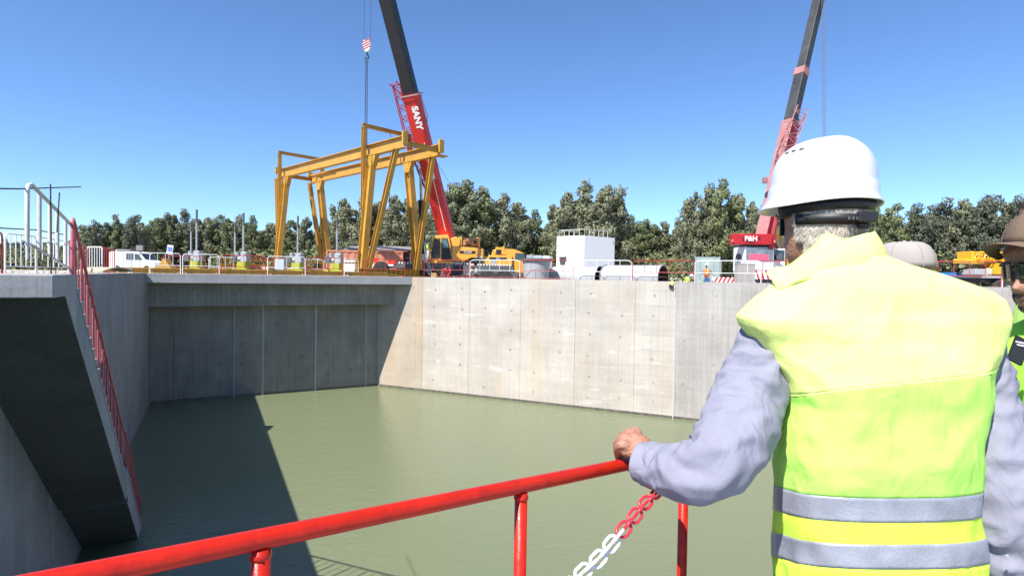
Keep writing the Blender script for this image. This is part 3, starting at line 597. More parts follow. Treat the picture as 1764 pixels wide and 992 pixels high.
# containers and shed behind the gantry
def corrug(t, a, c, z0, z1, mt, name='side', n_=None):
    a, c = V(a), V(c); d = c - a; L = d.length; n_ = n_ or int(L / .14); nx = V((d.y, -d.x, 0)).normalized(); m = MB(); vs = []
    for k in range(n_ + 1):
        o = nx * (.04 if (k // 2) % 2 else 0); p = a + d * (k / n_) + o; vs += [V((p.x, p.y, z0)), V((p.x, p.y, z1))]
    m.add(vs, [(2 * k, 2 * k + 2, 2 * k + 3, 2 * k + 1) for k in range(n_)]); return m.build(name, mt, t)
t = thing('shipping_container', Q(563, GR, 44), rad(4), 'corrugated orange shipping container behind the gantry', 'container')
m = MB(); m.box((2.9, 1.2, 1.32), (5.7, 2.3, 2.5)); m.build('box', ORNG, t)
corrug(t, (0.02, -.02, 0), (5.8, -.02, 0), .12, 2.5, ORNG)
m = MB()
for z in (.06, 2.58): m.box((2.9, -.02, z), (5.9, .14, .14))
for x in (.0, 5.85): m.box((x, -.02, 1.3), (.14, .14, 2.6))
m.build('frame', ORNG, t); m = MB(); m.box((1.75, -.09, 1.35), (.8, .02, 1.0)); m.build('white_notice', LETW, t)
t = thing('shipping_container', Q(648, GR, 46), rad(2), 'brown container with a dark open end beside the big truck wheel', 'container')
m = MB(); 
m.box((1.45, 1.5, .1), (2.7, 3, .14)); m.box((1.45, 1.5, 2.72), (2.7, 3, .12)); m.box((.12, 1.5, 1.4), (.12, 3, 2.5)); m.box((2.78, 1.5, 1.4), (.12, 3, 2.5)); m.box((1.45, 3.0, 1.4), (2.7, .1, 2.5)); m.build('shell', BRN, t)
corrug(t, (.3, 2.5, 0), (2.6, 2.5, 0), .2, 2.6, DGREY, 'back_wall'); m = MB(); m.box((2.95, -.5, 1.4), (.06, 1.0, 2.4)); m.build('door', BRN, t)
t = thing('site_cabin', Q(678, GR, 47), rad(2), 'grey site cabin with a barred window behind the gantry', 'site cabin')
m = MB(); m.box((1.5, 1.2, 1.35), (2.9, 2.4, 2.7)); m.build('walls', mat('cabin_grey', (.35, .36, .38), .6), t)
w_ = MB().box((1.35, -.02, 1.75), (1.5, .06, 1.0)).build('window', WHITE, t); MB().box((1.35, -.06, 1.75), (1.3, .02, .8)).build('pane', mat('grey_glass', (.18, .20, .24), .2), w_)
m = MB(); [m.box((1.35, -.08, 1.4 + .17 * k), (1.3, .015, .03)) for k in range(5)]; m.build('bars', GALV, w_)
t = thing('shed_roof', Q(600, 2.05, 48.5), rad(2), 'low dark flat roof canopy above the containers', 'canopy')
for a, c in ((0, 3.1), (3.15, 6.4), (6.45, 9.7)):
    m = MB(); m.add([(a, -1.6, .12), (c, -1.6, .12), (c, 1.6, .55), (a, 1.6, .55), (a, -1.6, .24), (c, -1.6, .24), (c, 1.6, .67), (a, 1.6, .67)], [(3, 2, 1, 0), (4, 5, 6, 7), (0, 1, 5, 4), (1, 2, 6, 5), (2, 3, 7, 6), (3, 0, 4, 7)]); m.build('roof_sheet', mat('roof_sheet', (.22, .20, .19), .7, var=.2), t)
m = MB(); [m.beam((x, y, -2.6), (x, y, .2), .1, .1, up=(0, 1, 0)) for x in (.1, 9.6) for y in (-1.5, 1.5)]; m.build('posts', DGREY, t)

# ================================================================== RED AND YELLOW MOBILE CRANE
def lattice(t, a, c, w0, w1, n_, r, mt, side, name='lattice_jib'):
    a, c = V(a), V(c); d = (c - a).normalized(); s_ = V(side); s_ = (s_ - d * s_.dot(d)).normalized(); q_ = d.cross(s_); m = MB(); cor = []
    for i, j in ((-1, -1), (1, -1), (1, 1), (-1, 1)):
        pa, pc = a + (s_ * i + q_ * j) * w0 / 2, c + (s_ * i + q_ * j) * w1 / 2; cor.append((pa, pc)); m.tube([pa, pc], r, 5)
    for f in range(4):
        A_, B_ = cor[f], cor[(f + 1) % 4]
        for k in range(n_):
            m.tube([A_[k % 2 and 0 or 0].lerp(A_[1], k / n_) if k % 2 == 0 else B_[0].lerp(B_[1], k / n_), (B_ if k % 2 == 0 else A_)[0].lerp((B_ if k % 2 == 0 else A_)[1], (k + 1) / n_)], r * .6, 4)
            if k % 2 == 0: m.tube([A_[0].lerp(A_[1], k / n_), B_[0].lerp(B_[1], k / n_)], r * .6, 4)
    return m.build(name, mt, t, world=True)
base = Q(786, GR, 40.5)
cr = thing('mobile_crane', base, 0, 'red boomed mobile crane with yellow cab and black upper boom', 'crane')
pb = P(772, 412, 41); pt = P(640, -110, 34); bd = (pt - pb).normalized()
pj = P(708.5, 168, 41); pj = pb + bd * ((P(708, 166, 38.6) - pb).length)
upv = V((-1, .25, 0)); upv = (upv - bd * upv.dot(bd)).normalized()
sdv = bd.cross(upv)
def boom(p0, p1, wd, h, mt, name, t=cr, up=upv, nc=.22):
    d = (p1 - p0).normalized(); s_ = d.cross(up).normalized(); u = s_.cross(d); rows = []
    for p in (p0, p1):
        pr = [(-.5, -.3), (-.3, -.5), (.3, -.5), (.5, -.3), (.5, .5), (-.5, .5)]
        rows.append([p + s_ * a * wd + u * b_ * h for a, b_ in pr])
    m = MB(); m.grid(rows, capb=True, capt=True); return m.build(name, mt, t, world=True)
o = boom(pb - bd * .4, pj, .86, 1.02, RED, 'boom')
boom(pj - bd * .5, pt, .74, .88, BLACKS, 'boom_extension')
boom(pj - bd * .28, pj + bd * .08, .98, 1.16, RED, 'boom_collar')
m = MB(); m.tube([pj + upv * .6 + sdv * .5, pj + upv * .6 - sdv * .5, pj - upv * .62 - sdv * .5, pj - upv * .62 + sdv * .5], .04, 5, closed=True); m.tube([pj - upv * .6, pj - upv * .75 - bd * 1.4, pj - upv * .6 - bd * 1.9], .035, 5); m.build('collar_rail', GALV, cr, world=True)
# face that looks to the camera: pick the side facing us
fs = -sdv if (-sdv).dot(-pb) > 0 else sdv
up_ax = upv if (upv).x < 0 else -upv
vis = fs
toff = pb.lerp(pj, .0)
def onboom(k, across=0., out=.445): return pb + bd * k + vis * out + up_ax * across
Lr = (pj - pb).length
tb = basis(-bd, up_ax.cross(bd) * 0 + (-bd).cross(vis) * -1)
xa = -bd; za = vis; ya = za.cross(xa); TB = Matrix((xa, ya, za)).transposed()
crM = WM(cr).inverted()
text('SANY', LETW, cr, crM @ onboom(Lr - 1.45, -.16), TB, .60, ext=.006, bold=.03)
m = MB(); m.beam(onboom(Lr - 3.1, -.22, .44), onboom(.8, -.16, .44), .05, .02, up=tuple(vis)); m.build('white_stripe', LETW, cr, world=True)
m = MB(); m.beam(onboom(Lr - 5.6, -.2, .44), onboom(Lr - 4.9, -.2, .44), .35, .02, up=tuple(vis)); m.build('white_chevron', LETW, cr, world=True)
lattice(cr, P(683, 146, 37.6), P(714, 262, 39), .5, .72, 12, .035, WRED, (1, 0, 0))
lattice(cr, P(714, 262, 39), P(752, 366, 40), .5, .3, 9, .035, WRED, (1, 0, 0))
m = MB(); m.tube([P(671, 145, 37.6), P(703, 172, 38)], .05, 6); m.tube([P(682, 140, 37.6), P(696, 155, 37.8)], .05, 6); m.box(P(757, 322, 39.6), (.35, .4, .5)); m.build('jib_bracket', WRED, cr, world=True)
m = MB(); m.tube([P(734, 250, 38), P(772, 312, 40), P(766, 405, 40.6)], .018, 4); m.build('hose', BLACK, cr, world=True)
m = MB(); m.tube([P(728, 425, 40.2), P(725.5, 345, 39.4)], .22, 12); m.build('lift_cylinder', BLACKS, cr, smooth=True, world=True)
m = MB(); m.tube([P(725.5, 347, 39.4), P(724.5, 290, 38.9)], .10, 10); m.build('cylinder_rod', GALV, cr, smooth=True, world=True)
def loc3(o): return WM(o).inverted()
# superstructure (local x right, y away, z up), local origin at base
sx = lambda px, d=40: (Q(px, 0, d) - base).x
def zz(py, px=780, d=40): return P(px, py, d).z - GR
m = MB(); m.prism([(sx(779), zz(450)), (sx(779), zz(424)), (sx(832), zz(428)), (sx(832), zz(444)), (sx(812), zz(444)), (sx(800), zz(450))], -.9, .9); cw = m.build('counterweight', SANYY, cr, bevel=.04)
m = MB(); m.prism([(sx(774), zz(424)), (sx(776), zz(411)), (sx(784), zz(408)), (sx(792), zz(411)), (sx(792), zz(424.3))], -.6, .5); m.build('winch_housing', SANYY, cr, bevel=.03)
m = MB(); m.prism([(sx(793), zz(424.3)), (sx(793), zz(408)), (sx(824), zz(407)), (sx(824), zz(424.6))], .3, .5); m.box((sx(793.3), -.05, zz(416)), (.1, .9, .7)); m.box((sx(824), -.05, zz(416)), (.08, .8, .7)); m.build('engine_bay', SANYY, cr)
for x in (799, 806, 815, 820):
    m = MB(); m.lathe([(.2, -.2), (.24, 0), (.2, .2)], (sx(x), -.2, zz(415 + (x % 2) * 3)), 12, axis='y'); m.tube([(sx(x), -.2, zz(416)), (sx(x) + .2, -.3, zz(422))], .09, 6); m.build('hydraulic_pump', mat('pump_orange', (.42, .20, .08), .5, var=.4, sc=9), cr, smooth=True)
m = MB(); m.box((sx(805.5), -.91, zz(434.5)), (sx(819) - sx(792), .02, .19)); m.build('name_strip', BLACK, cr)
I3 = basis((1, 0, 0), (0, 0, 1))
text('STC500', LETW, cr, (sx(806), -.935, zz(434.5)), I3, .17, ext=.004)
m = MB(); 
for k in range(6): m.box((sx(821) + .08 * k, -.912, zz(443)), (.045, .02, .08))
m.build('warning_stripe', LETW, cr)
# cab
m = MB(); cabp = [(sx(741.5), zz(450)), (sx(741), zz(430)), (sx(746), zz(412)), (sx(750), zz(407)), (sx(772), zz(405)), (sx(774.5), zz(412)), (sx(781), zz(450))]
m.prism(cabp, -.85, .1); cab = m.build('cab', SANYY, cr, bevel=.05)
m = MB(); m.prism([(sx(743.5), zz(445)), (sx(745), zz(428)), (sx(748.5), zz(412.5)), (sx(758.5), zz(411.5)), (sx(758.5), zz(446))], -.87, -.84); m.build('front_window', mat('cab_inside', (.05, .035, .025), .4, var=.6, sc=4), cab)
dr_ = MB().prism([(sx(761), zz(448)), (sx(761), zz(411.5)), (sx(771), zz(411.5)), (sx(774), zz(424)), (sx(779), zz(448))], -.90, -.85).build('door', BLACK, cab)
MB().prism([(sx(762.5), zz(427.5)), (sx(762.5), zz(413)), (sx(769.5), zz(413)), (sx(772), zz(421)), (sx(772.5), zz(427.5))], -.912, -.90).build('pane', mat('cab_pane', (.07, .13, .16), .1), dr_)
m = MB(); m.box((sx(748), -.75, zz(436)), (.3, .2, .5)); m.tube([(sx(744), -.9, zz(447)), (sx(752), -.9, zz(432)), (sx(757), -.9, zz(437))], .04, 5); m.build('seat', DGREY, cab)
m = MB(); m.prism([(sx(737), zz(452)), (sx(738), zz(444)), (sx(742), zz(444)), (sx(742), zz(449)), (sx(782), zz(451)), (sx(782), zz(454)), (sx(738), zz(454))], -1.0, .9); m.build('slew_deck', SANYY, cr)
m = MB(); m.prism([(sx(801), zz(450)), (sx(806), zz(444.5)), (sx(829), zz(445)), (sx(824), zz(452))], -.8, .8); m.build('dark_underside', BLACK, cr)
# carrier
m = MB(); m.box(((sx(655) + sx(815)) / 2, .2, zz(459)), (sx(815) - sx(655), 2.3, zz(452) - zz(461))); m.build('chassis', DGREY, cr, bevel=.03)
m = MB(); m.box(((sx(775) + sx(806)) / 2, -1.0, zz(468)), (sx(806) - sx(778), .5, .75)); m.build('tool_box', BLACK, cr)
for a, c in ((690, 732), (772, 815)):
    m = MB(); x = sx(a)
    while x < sx(c): m.box((x, -.965, zz(454.2)), (.09, .02, .12)); x += .2
    m.build('checker_stripe', LETW, cr)
m = MB(); m.box((sx(648), -.97, zz(450.5)), (.5, .05, .3)); m.box((sx(677), -.97, zz(454)), (.5, .05, .25)); m.build('tail_light', mat('tail_red', (.75, .05, .03), .3), cr)
m = MB(); m.box((sx(647), -.97, zz(460)), (.42, .03, .22)); m.box((sx(675), -.97, zz(458)), (.42, .03, .16)); m.build('number_plate', LETW, cr)
for x in (728, 749, 768): wheel(cr, (sx(x), -.95, .56), .56, .35)
wheel(cr, (sx(661), -1.3, 1.15), .55, .45)
m = MB(); m.beam((sx(731), -1.1, zz(415)), (sx(743), -1.4, zz(474)), .12, .06); m.beam((sx(734), -1.1, zz(415)), (sx(747), -1.4, zz(474)), .03, .06); m.build('ladder', GALV, cr)
m = MB()
for k in range(5): m.box((sx(726 + k * 2.2), -.3 - .1 * k, zz(432 - 5 * (k % 3))), (.35, .3, .5))
for k in range(7): m.tube([(sx(722 + k * 2), -.5, zz(455)), (sx(724 + k * 2.2), -.6, zz(405 + k * 3))], .03, 4)
m.build('turntable_gear', mat('greasy_dark', (.05, .06, .07), .5, var=.5), cr)

# hook block and sling
hb = P(632.5, 80, 37)
t = thing('hook_block', hb, 0, 'red and white striped hook block hanging from the black boom', 'hook block')
m = MB(); m.prism([(-.2, .36), (.2, .36), (.25, .1), (.16, -.3), (0, -.42), (-.2, -.3), (-.27, .1)], -.12, .12); m.build('cheek', LETW, t, bevel=.02)
m = MB()
for k in range(4): m.beam((-.25, -.13, -.28 + .16 * k), (.22, -.13, .0 + .16 * k), .07, .012, up=(0, 1, 0))
m.build('stripe', WRED, t)
m = MB(); m.tube([(0, 0, -.4), (0, 0, -.55), (.1, 0, -.66), (.08, 0, -.8), (-.04, 0, -.84), (-.1, 0, -.74)], .05, 8); m.build('hook', BLACK, t, smooth=True)
m = MB(); [m.tube([(x, 0, .3), (x * 1.3, 0, 9)], .016, 4) for x in (-.2, .2)]; m.build('hoist_rope', DGREY, t)
c = P(631.5, 98, 37); e = P(630, 254, 37); m = MB(); m.tube([V((0, 0, 0)), V((-.12, 0, -.35)), V((.12, 0, -.35))], .03, 6, closed=True)
for k in (-1, 1): m.tube([V((.08 * k * .5, 0, -.3)), e - c + V((.07 * k, 0, 0))], .032, 5)
o = m.build('lifting_sling', mat('sling_blue', (.05, .06, .14), .8)); o.location = c; tag(o, 'dark double lifting sling running from the hook to the gantry beam', 'sling')

# ================================================================== SECOND YELLOW MACHINE
b2_ = Q(862, GR, 38); yc = thing('truck_crane', b2_, 0, 'smaller yellow wheeled crane with black cab windows beside the grey hopper', 'crane')
sx = lambda px, d=38: (Q(px, 0, d) - b2_).x
zz = lambda py, px=860, d=38: P(px, py, d).z - GR
m = MB(); m.prism([(sx(836), zz(455)), (sx(838), zz(447)), (sx(843), zz(441)), (sx(882), zz(441)), (sx(882), zz(466)), (sx(836), zz(456))], -1, .9); m.build('engine_hood', SANYY, yc, bevel=.06)
m = MB(); m.prism([(sx(846), zz(441.3)), (sx(849), zz(432)), (sx(856), zz(429)), (sx(885), zz(430)), (sx(901), zz(436)), (sx(904), zz(450)), (sx(905), zz(470)), (sx(888), zz(470)), (sx(882), zz(455)), (sx(881.8), zz(441.3))], -.8, .9); m.build('cab', SANYY, yc, bevel=.05)
m = MB(); m.prism([(sx(886), zz(448)), (sx(887), zz(436)), (sx(902), zz(437)), (sx(905), zz(448))], -.815, -.79); m.build('cab_window', GLASS, yc)
m = MB(); m.prism([(sx(852), zz(437)), (sx(854), zz(426)), (sx(858), zz(427)), (sx(864), zz(427)), (sx(868), zz(425)), (sx(869), zz(432)), (sx(872), zz(439))], -.86, -.62); m.prism([(sx(852), zz(437)), (sx(854), zz(426)), (sx(858), zz(427)), (sx(864), zz(427)), (sx(868), zz(425)), (sx(869), zz(432)), (sx(872), zz(439))], .2, .4); m.build('boom_bracket', SANYY, yc)
m = MB(); m.box(((sx(854) + sx(864)) / 2, -.865, zz(435)), (.35, .02, .3)); m.build('bracket_recess', BLACK, yc)
m = MB(); m.box(((sx(843) + sx(873)) / 2, -1.01, zz(446.5)), (sx(872) - sx(843), .02, .17)); m.build('louvre', BLACK, yc)
text('STC', LETW, yc, (sx(858), -1.03, zz(446.5)), I3, .15, ext=.004)
m = MB(); m.box((sx(850), -1.01, zz(453)), (.3, .02, .3)); m.build('grey_panel', MGREY, yc)
m = MB(); m.prism([(sx(800), zz(458)), (sx(882), zz(458)), (sx(888), zz(470)), (sx(905), zz(470)), (sx(905), zz(475)), (sx(800), zz(475))], -1.05, 1); m.build('chassis', DGREY, yc)
x = sx(825); m = MB()
while x < sx(882): m.box((x, -1.06, zz(457)), (.09, .02, .1)); x += .19
m.build('checker_stripe', LETW, yc)
for x in (841, 868): wheel(yc, (sx(x), -1.15, .6), .6, .4)

# grey hopper, hoarding panels behind it
hp = Q(923.5, GR, 34.5); t = thing('steel_hopper', hp, 0, 'grey tapered steel hopper with a dark rim', 'hopper')
m = MB(); z0, z1 = .25, P(925, 446, 34.5).z - GR
m.lathe([(.72, z0), (.86, z1 - .12), (.95, z1 - .1), (.95, z1), (.86, z1)], n=28); m.build('shell', PIPEG, t, smooth=True)
m = MB(); m.lathe([(.97, z1 - .13), (.97, z1 + .01)], n=28); m.build('rim', DGREY, t, smooth=True)
m = MB(); m.lathe([(.78, z0 - .15), (.78, z0 + .05)], n=28); m.build('base_ring', DGREY, t)
t = thing('metal_hoarding', Q(906, GR, 42), rad(2), 'grey and white sheet panels standing behind the hopper', 'hoarding')
for i, (a, c, mt) in enumerate(((906, 917, MGREY), (917.5, 933, mat('pale_sheet', (.42, .46, .52), .5)), (934, 946, LETW), (946.5, 951, MGREY))):
    x0, x1 = (Q(a, 0, 42) - Q(906, 0, 42)).x, (Q(c, 0, 42) - Q(906, 0, 42)).x; MB().box(((x0 + x1) / 2, 0, 1.15), (x1 - x0, .05, 2.55 - .05 * i)).build('sheet', mt, t)
# big pipes
def pipe(pa, pc, r, label, ringl=True):
    a, c = V(pa), V(pc); t = thing('steel_pipe', a, 0, label, 'pipe', 'big grey pipes lying behind the sunlit wall'); d = c - a; dn = d.normalized(); s_ = dn.cross(V((0, 0, 1))).normalized(); u = s_.cross(dn)
    def ring(p, rr_, n_=36): return [p + (s_ * cos(2 * pi * k / n_) + u * sin(2 * pi * k / n_)) * rr_ for k in range(n_)]
    z = V((0, 0, 0)); m = MB(); m.grid([ring(z, r), ring(d, r)]); m.build('shell', PIPEG, t, smooth=True)
    m = MB(); m.grid([ring(z, r - .035), ring(d, r - .035)]); m.build('lining', RUST, t, smooth=True)
    for q_ in (z, d):
        m = MB(); m.grid([ring(q_ - dn * .03, r - .04), ring(q_ - dn * .03, r + .03), ring(q_ + dn * .03, r + .03), ring(q_ + dn * .03, r - .04)]); m.build('end_ring', DGREY if q_ == z else PIPEG, t, smooth=True)
    m = MB(); m.grid([ring(d * .5 - dn * .015, r + .002), ring(d * .5 - dn * .015, r + .012), ring(d * .5 + dn * .015, r + .012), ring(d * .5 + dn * .015, r + .002)]); m.build('weld_seam', PIPEG, t)
pipe(Q(955, GR + .74, 36.0), Q(1033, GR + .74, 34.2), .74, 'grey steel pipe section nearest the hopper')
pipe(Q(1044, GR + .78, 33.9), Q(1142, GR + .78, 31.7), .78, 'grey steel pipe section with rusty open mouth on the right')

# white building
c1 = Q(1005, GR, 75); c0 = Q(958, GR, 77.6); c2 = Q(1057.5, GR, 79)
c3 = c0 + (c2 - c1); hgt = P(1005, 405.6, 75).z - GR; wb = thing('white_building', c1, 0, 'plain white cube shaped building with a railed flat roof', 'building')
m = MB(); q_ = [c1 - c1, c2 - c1, c3 - c1, c0 - c1]; m.add([p + V((0, 0, z)) for z in (0, hgt) for p in q_], [(3, 2, 1, 0), (4, 5, 6, 7), (0, 1, 5, 4), (1, 2, 6, 5), (2, 3, 7, 6), (3, 0, 4, 7)]); m.build('walls', mat('building_white', (.84, .84, .84), .8, var=.01), wb)
ld = (c0 - c1); ln = ld.normalized(); nn = V((-ln.y, ln.x, 0)); nn = nn if nn.dot(-c1) > 0 else -nn; wc = ld * .76; wz = P(970, 450, 77).z - GR
RB = basis(-ln, (0, 0, 1))
wn_ = MB().box(wc + nn * -.0 + V((0, 0, wz)), (.75, .62, .12), RB).build('window', BLACK, wb)
MB().box(wc + nn * .02 + V((0, 0, wz)), (.85, 1.0, .1), RB).build('pane', GLASS, wn_); MB().box(wc + nn * .25 + V((0, 0, wz + .62)), (1.25, .16, .6), RB).build('lintel', MGREY, wn_)
m = MB(); hh = .85
def rl(a, c, n_, mm=None):
    for k in range(n_ + 1): p = a.lerp(c, k / n_); m.tube([p, p + V((0, 0, hh))], .035, 5)
    m.tube([a + V((0, 0, hh)), c + V((0, 0, hh))], .035, 5)
tz = V((0, 0, hgt)); cc = [p * .92 + (q_[0] + q_[1] + q_[2] + q_[3]) / 4 * .08 + tz for p in q_]
rl(cc[0], cc[3], 5); rl(cc[0], cc[0].lerp(cc[1], .82), 5); rl(cc[3], cc[3].lerp(cc[2], .5), 3); m.build('roof_railing', WOLD, wb)
m = MB(); pl_ = (c2 - c1) * .97 + V((0, 0, hgt - 1.0)) - nn * 0; m.tube([pl_ + V((0, -.1, 0)), pl_ + V((-.1, -.5, .5))], .06, 6); m.build('wall_lamp', MGREY, wb)

# translucent green hoarding pane, striped board, concrete block, carton
t = thing('screen_panel', Q(1197, GR, 33.5), rad(-14), 'pale green translucent screen panel between steel posts', 'screen')
gm = mat('green_sheet', (.30, .38, .34), .3, var=.1); W3 = (Q(1236, 0, 33.5) - Q(1197, 0, 33.5)).x; H3 = P(1215, 442, 33.5).z - GR
for a, c in ((0, .17), (.19, .74), (.76, 1)): 
    for z0, z1 in ((.12, .55), (.56, .99)): MB().box((W3 * (a + c) / 2, 0, H3 * (z0 + z1) / 2), (W3 * (c - a), .02, H3 * (z1 - z0) - .02)).build('sheet', gm, t)
for a in (0, .18, .75, 1): MB().box((W3 * a, -.0, H3 / 2), (.06, .07, H3)).build('post', GALV, t)
t = thing('striped_barrier', Q(1226, GR, 32.6), rad(-10), 'red and white striped barrier board beside the concrete block', 'barrier')
W4 = (Q(1265, 0, 32.6) - Q(1226, 0, 32.6)).x; zb_ = P(1245, 483, 32.6).z - GR
MB().box((W4 / 2, 0, zb_), (W4, .05, .36)).build('board', LETW, t); m = MB(); x = .05
while x < W4 - .2: m.add([(x, -.03, zb_ - .18), (x + .12, -.03, zb_ - .18), (x + .3, -.03, zb_ + .18), (x + .18, -.03, zb_ + .18)], [(0, 1, 2, 3)]); x += .24
m.build('stripe', WRED, t, solid=.004); m = MB(); [m.box((x, .05, zb_ / 2), (.06, .06, zb_)) for x in (.1, W4 - .1)]; m.build('post', GALV, t)
m = MB(); W5 = (Q(1297, 0, 31.6) - Q(1267, 0, 31.6)).x; H5 = P(1282, 455.5, 31.6).z - GR; m.box((0, 0, H5 / 2), (W5, .5, H5)); m.box((0, 0, H5 + .02), (W5 + .04, .54, .05)); o = m.build('concrete_pillar', CWg, bevel=.02); o.location = Q(1282, GR, 31.6); tag(o, 'upright concrete block in front of the white crane cab', 'concrete block')
m = MB(); m.box((0, 0, .14), (.34, .3, .28)); o = m.build('cardboard_box', CARD); o.location = RW(rw_t(747.5, .2), RIM, .2); tag(o, 'brown cardboard box on the wall top under the crane cab', 'box')

# ================================================================== DARK RED CRANE ON THE RIGHT
b3 = Q(1315, GR, 34.5); ph = thing('mobile_crane', b3, 0, 'faded red crane with white carrier cab and grey boom behind the white helmet', 'crane')
sx = lambda px, d=34.5: (Q(px, 0, d) - b3).x
zz = lambda py, px=1315, d=34.5: P(px, py, d).z - GR
m = MB(); m.box(((sx(1259) + sx(1326)) / 2, .1, (zz(403.5) + zz(422)) / 2), (sx(1325) - sx(1259), .7, zz(403.5) - zz(422))); o = m.build('counterweight', mat('ph_red', (.42, .012, .02), .4, var=.1), ph, bevel=.04); o.rotation_euler = (0, 0, rad(-3))
m = MB(); m.box((sx(1328), .6, (zz(404) + zz(428)) / 2), (.45, 1.4, zz(402) - zz(426))); m.build('counterweight_side', DRED, ph)
text('P&H', LETW, ph, (sx(1288.5), -.285, zz(412.3)), I3, .42, ext=.008, bold=.010)
for x in (1275, 1303): m = MB(); m.lathe([(.05, -.30), (.05, -.24)], (sx(x), 0, zz(411)), 10, axis='y'); m.build('bolt', BLACK, ph)
for x, c in ((1257, ORNG), (1329, ORNG)): MB().box((sx(x), -.25, zz(416)), (.1, .1, .14)).build('marker_lamp', c, ph)
pb = P(1316, 408, 35.3); pt = P(1424, -60, 40); bd = (pt - pb).normalized()
LL = (pt - pb).length
upv = V((1, -1.6, 0)); upv = (upv - bd * upv.dot(bd)).normalized(); sdv = bd.cross(upv)
def pboom(k0, k1, wd, h, mts, name):
    d = bd; s_ = sdv; u = upv; rows = [[pb + bd * k + s_ * a * wd + u * b_ * h for a, b_ in ((-.5, -.5), (.5, -.5), (.5, .5), (-.5, .5))] for k in (k0, k1)]
    m = MB(); m.grid(rows, capb=True, capt=True); return m.build(name, mts, ph, world=True, bevel=.03)
RB3 = Matrix((sdv, upv, bd)).transposed()
def kof(py):           # boom length at image row
    best = 0
    for k in range(200):
        p = pb + bd * LL * k / 200; c_ = CR3.transposed() @ (p - V((0, 0, CZ)));
        if 496 - F * c_.y / -c_.z > py: best = LL * k / 200
    return best
k1, k2 = kof(212), kof(128)
pboom(-.6, k1, .72, .80, PINK, 'boom'); pboom(k1 - .4, k2, .62, .66, GREYB, 'boom_extension'); pboom(k2 - .3, LL, .54, .58, GREYB, 'boom_extension')
pboom(k2 - .15, k2 + .4, .68, .70, PINK, 'boom_collar'); pboom(k1 - .15, k1 + .1, .76, .84, PINK, 'boom_collar')
sg = 1 if upv.x > 0 else -1
m = MB(); nf = sdv if sdv.y < 0 else -sdv
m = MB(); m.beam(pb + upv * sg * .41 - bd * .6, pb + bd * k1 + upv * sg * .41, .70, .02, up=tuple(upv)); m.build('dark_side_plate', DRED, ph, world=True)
m = MB(); m.beam(pb + upv * .6 - bd * .4, pb + upv * .55 + bd * 4.0, .2, .2); m.build('derrick_tube', DRED, ph, world=True)
lattice(ph, P(1352, 262, 36), P(1379, 190, 37), .75, .75, 7, .035, PINK, (1, 0, 0)); lattice(ph, P(1336, 330, 35.6), P(1352, 262, 36), .6, .75, 6, .035, PINK, (1, 0, 0))
m = MB(); m.box(P(1318, 311, 35.4), (.25, .3, .35)); m.tube([P(1367, 122, 37.5), P(1364, 128, 37.5), P(1369, 134, 37.5)], .02, 5); m.build('cable_guide', PINK, ph, world=True)
# carrier cab
m = MB(); xl, xr = sx(1281.5), sx(1332.5)
m.box(((xl + xr) / 2, .9, (zz(468) + zz(425)) / 2), (xr - xl, 1.8, zz(425) - zz(468))); cab = m.build('cab', WHITE, ph, bevel=.07)
MB().box(((xl + xr) / 2, -.02, (zz(450) + zz(428.5)) / 2), (xr - xl - .16, .05, zz(428.5) - zz(450))).build('windscreen', mat('windscreen', (.16, .19, .22), .12, var=.3), cab, bevel=.02)
m = MB(); x0, x1 = sx(1288), sx(1322); m.add([(x0, -.055, zz(449)), (x1, -.055, zz(448.5)), (x1 + .02, -.055, zz(438.5)), (x0 + .06, -.055, zz(437.5))], [(0, 1, 2, 3)]); m.build('pink_paper', PINKP, cab, solid=.006)
x2 = sx(1335); x3 = sx(1360); m = MB(); m.box(((x2 + x3) / 2, 1.3, (zz(466) + zz(427)) / 2), (x3 - x2, 1.4, zz(427) - zz(466))); cab2 = m.build('second_cab', WHITE, ph, bevel=.05)
MB().box(((x2 + x3) / 2, .58, (zz(448) + zz(429.5)) / 2), (x3 - x2 - .16, .05, zz(429.5) - zz(448))).build('window', GLASS, cab2, bevel=.02)
MB().box((sx(1307), 1.2, zz(424)), (1.6, 2.4, .18)).build('platform', BLACK, ph)
MB().box(((xl + xr) / 2 + .2, .6, (zz(465) + zz(481)) / 2), (xr - xl - .2, 1.2, zz(465) - zz(481))).build('front_panel', LETW, ph)
m = MB(); zt, zb3 = zz(466), zz(480.5)
for k in range(7): x = sx(1300) + k * .30; m.add([(x, -.03, zt), (x + .12, -.03, zt), (x + .30, -.03, zb3), (x + .18, -.03, zb3)], [(0, 1, 2, 3)])
m.build('warning_stripe', WRED, ph, solid=.006)
MB().box(((xl + xr) / 2 + .3, .5, zz(485)), (xr - xl, 1.1, .22)).build('bumper', BLACK, ph)
MB().box((sx(1345), .6, (zz(481) + zz(466)) / 2), (.9, 1, .5)).build('front_panel', WHITE, ph)
m = MB(); m.lathe([(.02, -.05), (.17, -.04), (.19, 0), (.17, .04), (.02, .05)], (sx(1268), -.3, zz(443)), 14, axis='y'); m.tube([(sx(1270), -.3, zz(440)), (sx(1276), -.2, zz(450)), (sx(1282), 0, zz(452))], .02, 5); m.tube([(sx(1267), -.3, zz(446)), (sx(1267), -.3, zz(456))], .02, 5); m.build('mirror', BLACK, ph)
m = MB(); m.lathe([(.02, -.05), (.17, -.04), (.19, 0), (.17, .04), (.02, .05)], (sx(1344), .2, zz(442)), 14, axis='y'); m.tube([(sx(1345), .2, zz(446)), (sx(1345), .2, zz(460))], .03, 5); m.build('mirror', DGREY, ph)
for x in (1293, 1350): wheel(ph, (sx(x), 1.3, .5), .5, .4)
m = MB(); p0 = P(1418.5, -10, 39); p1 = P(1420, 330, 37.5)
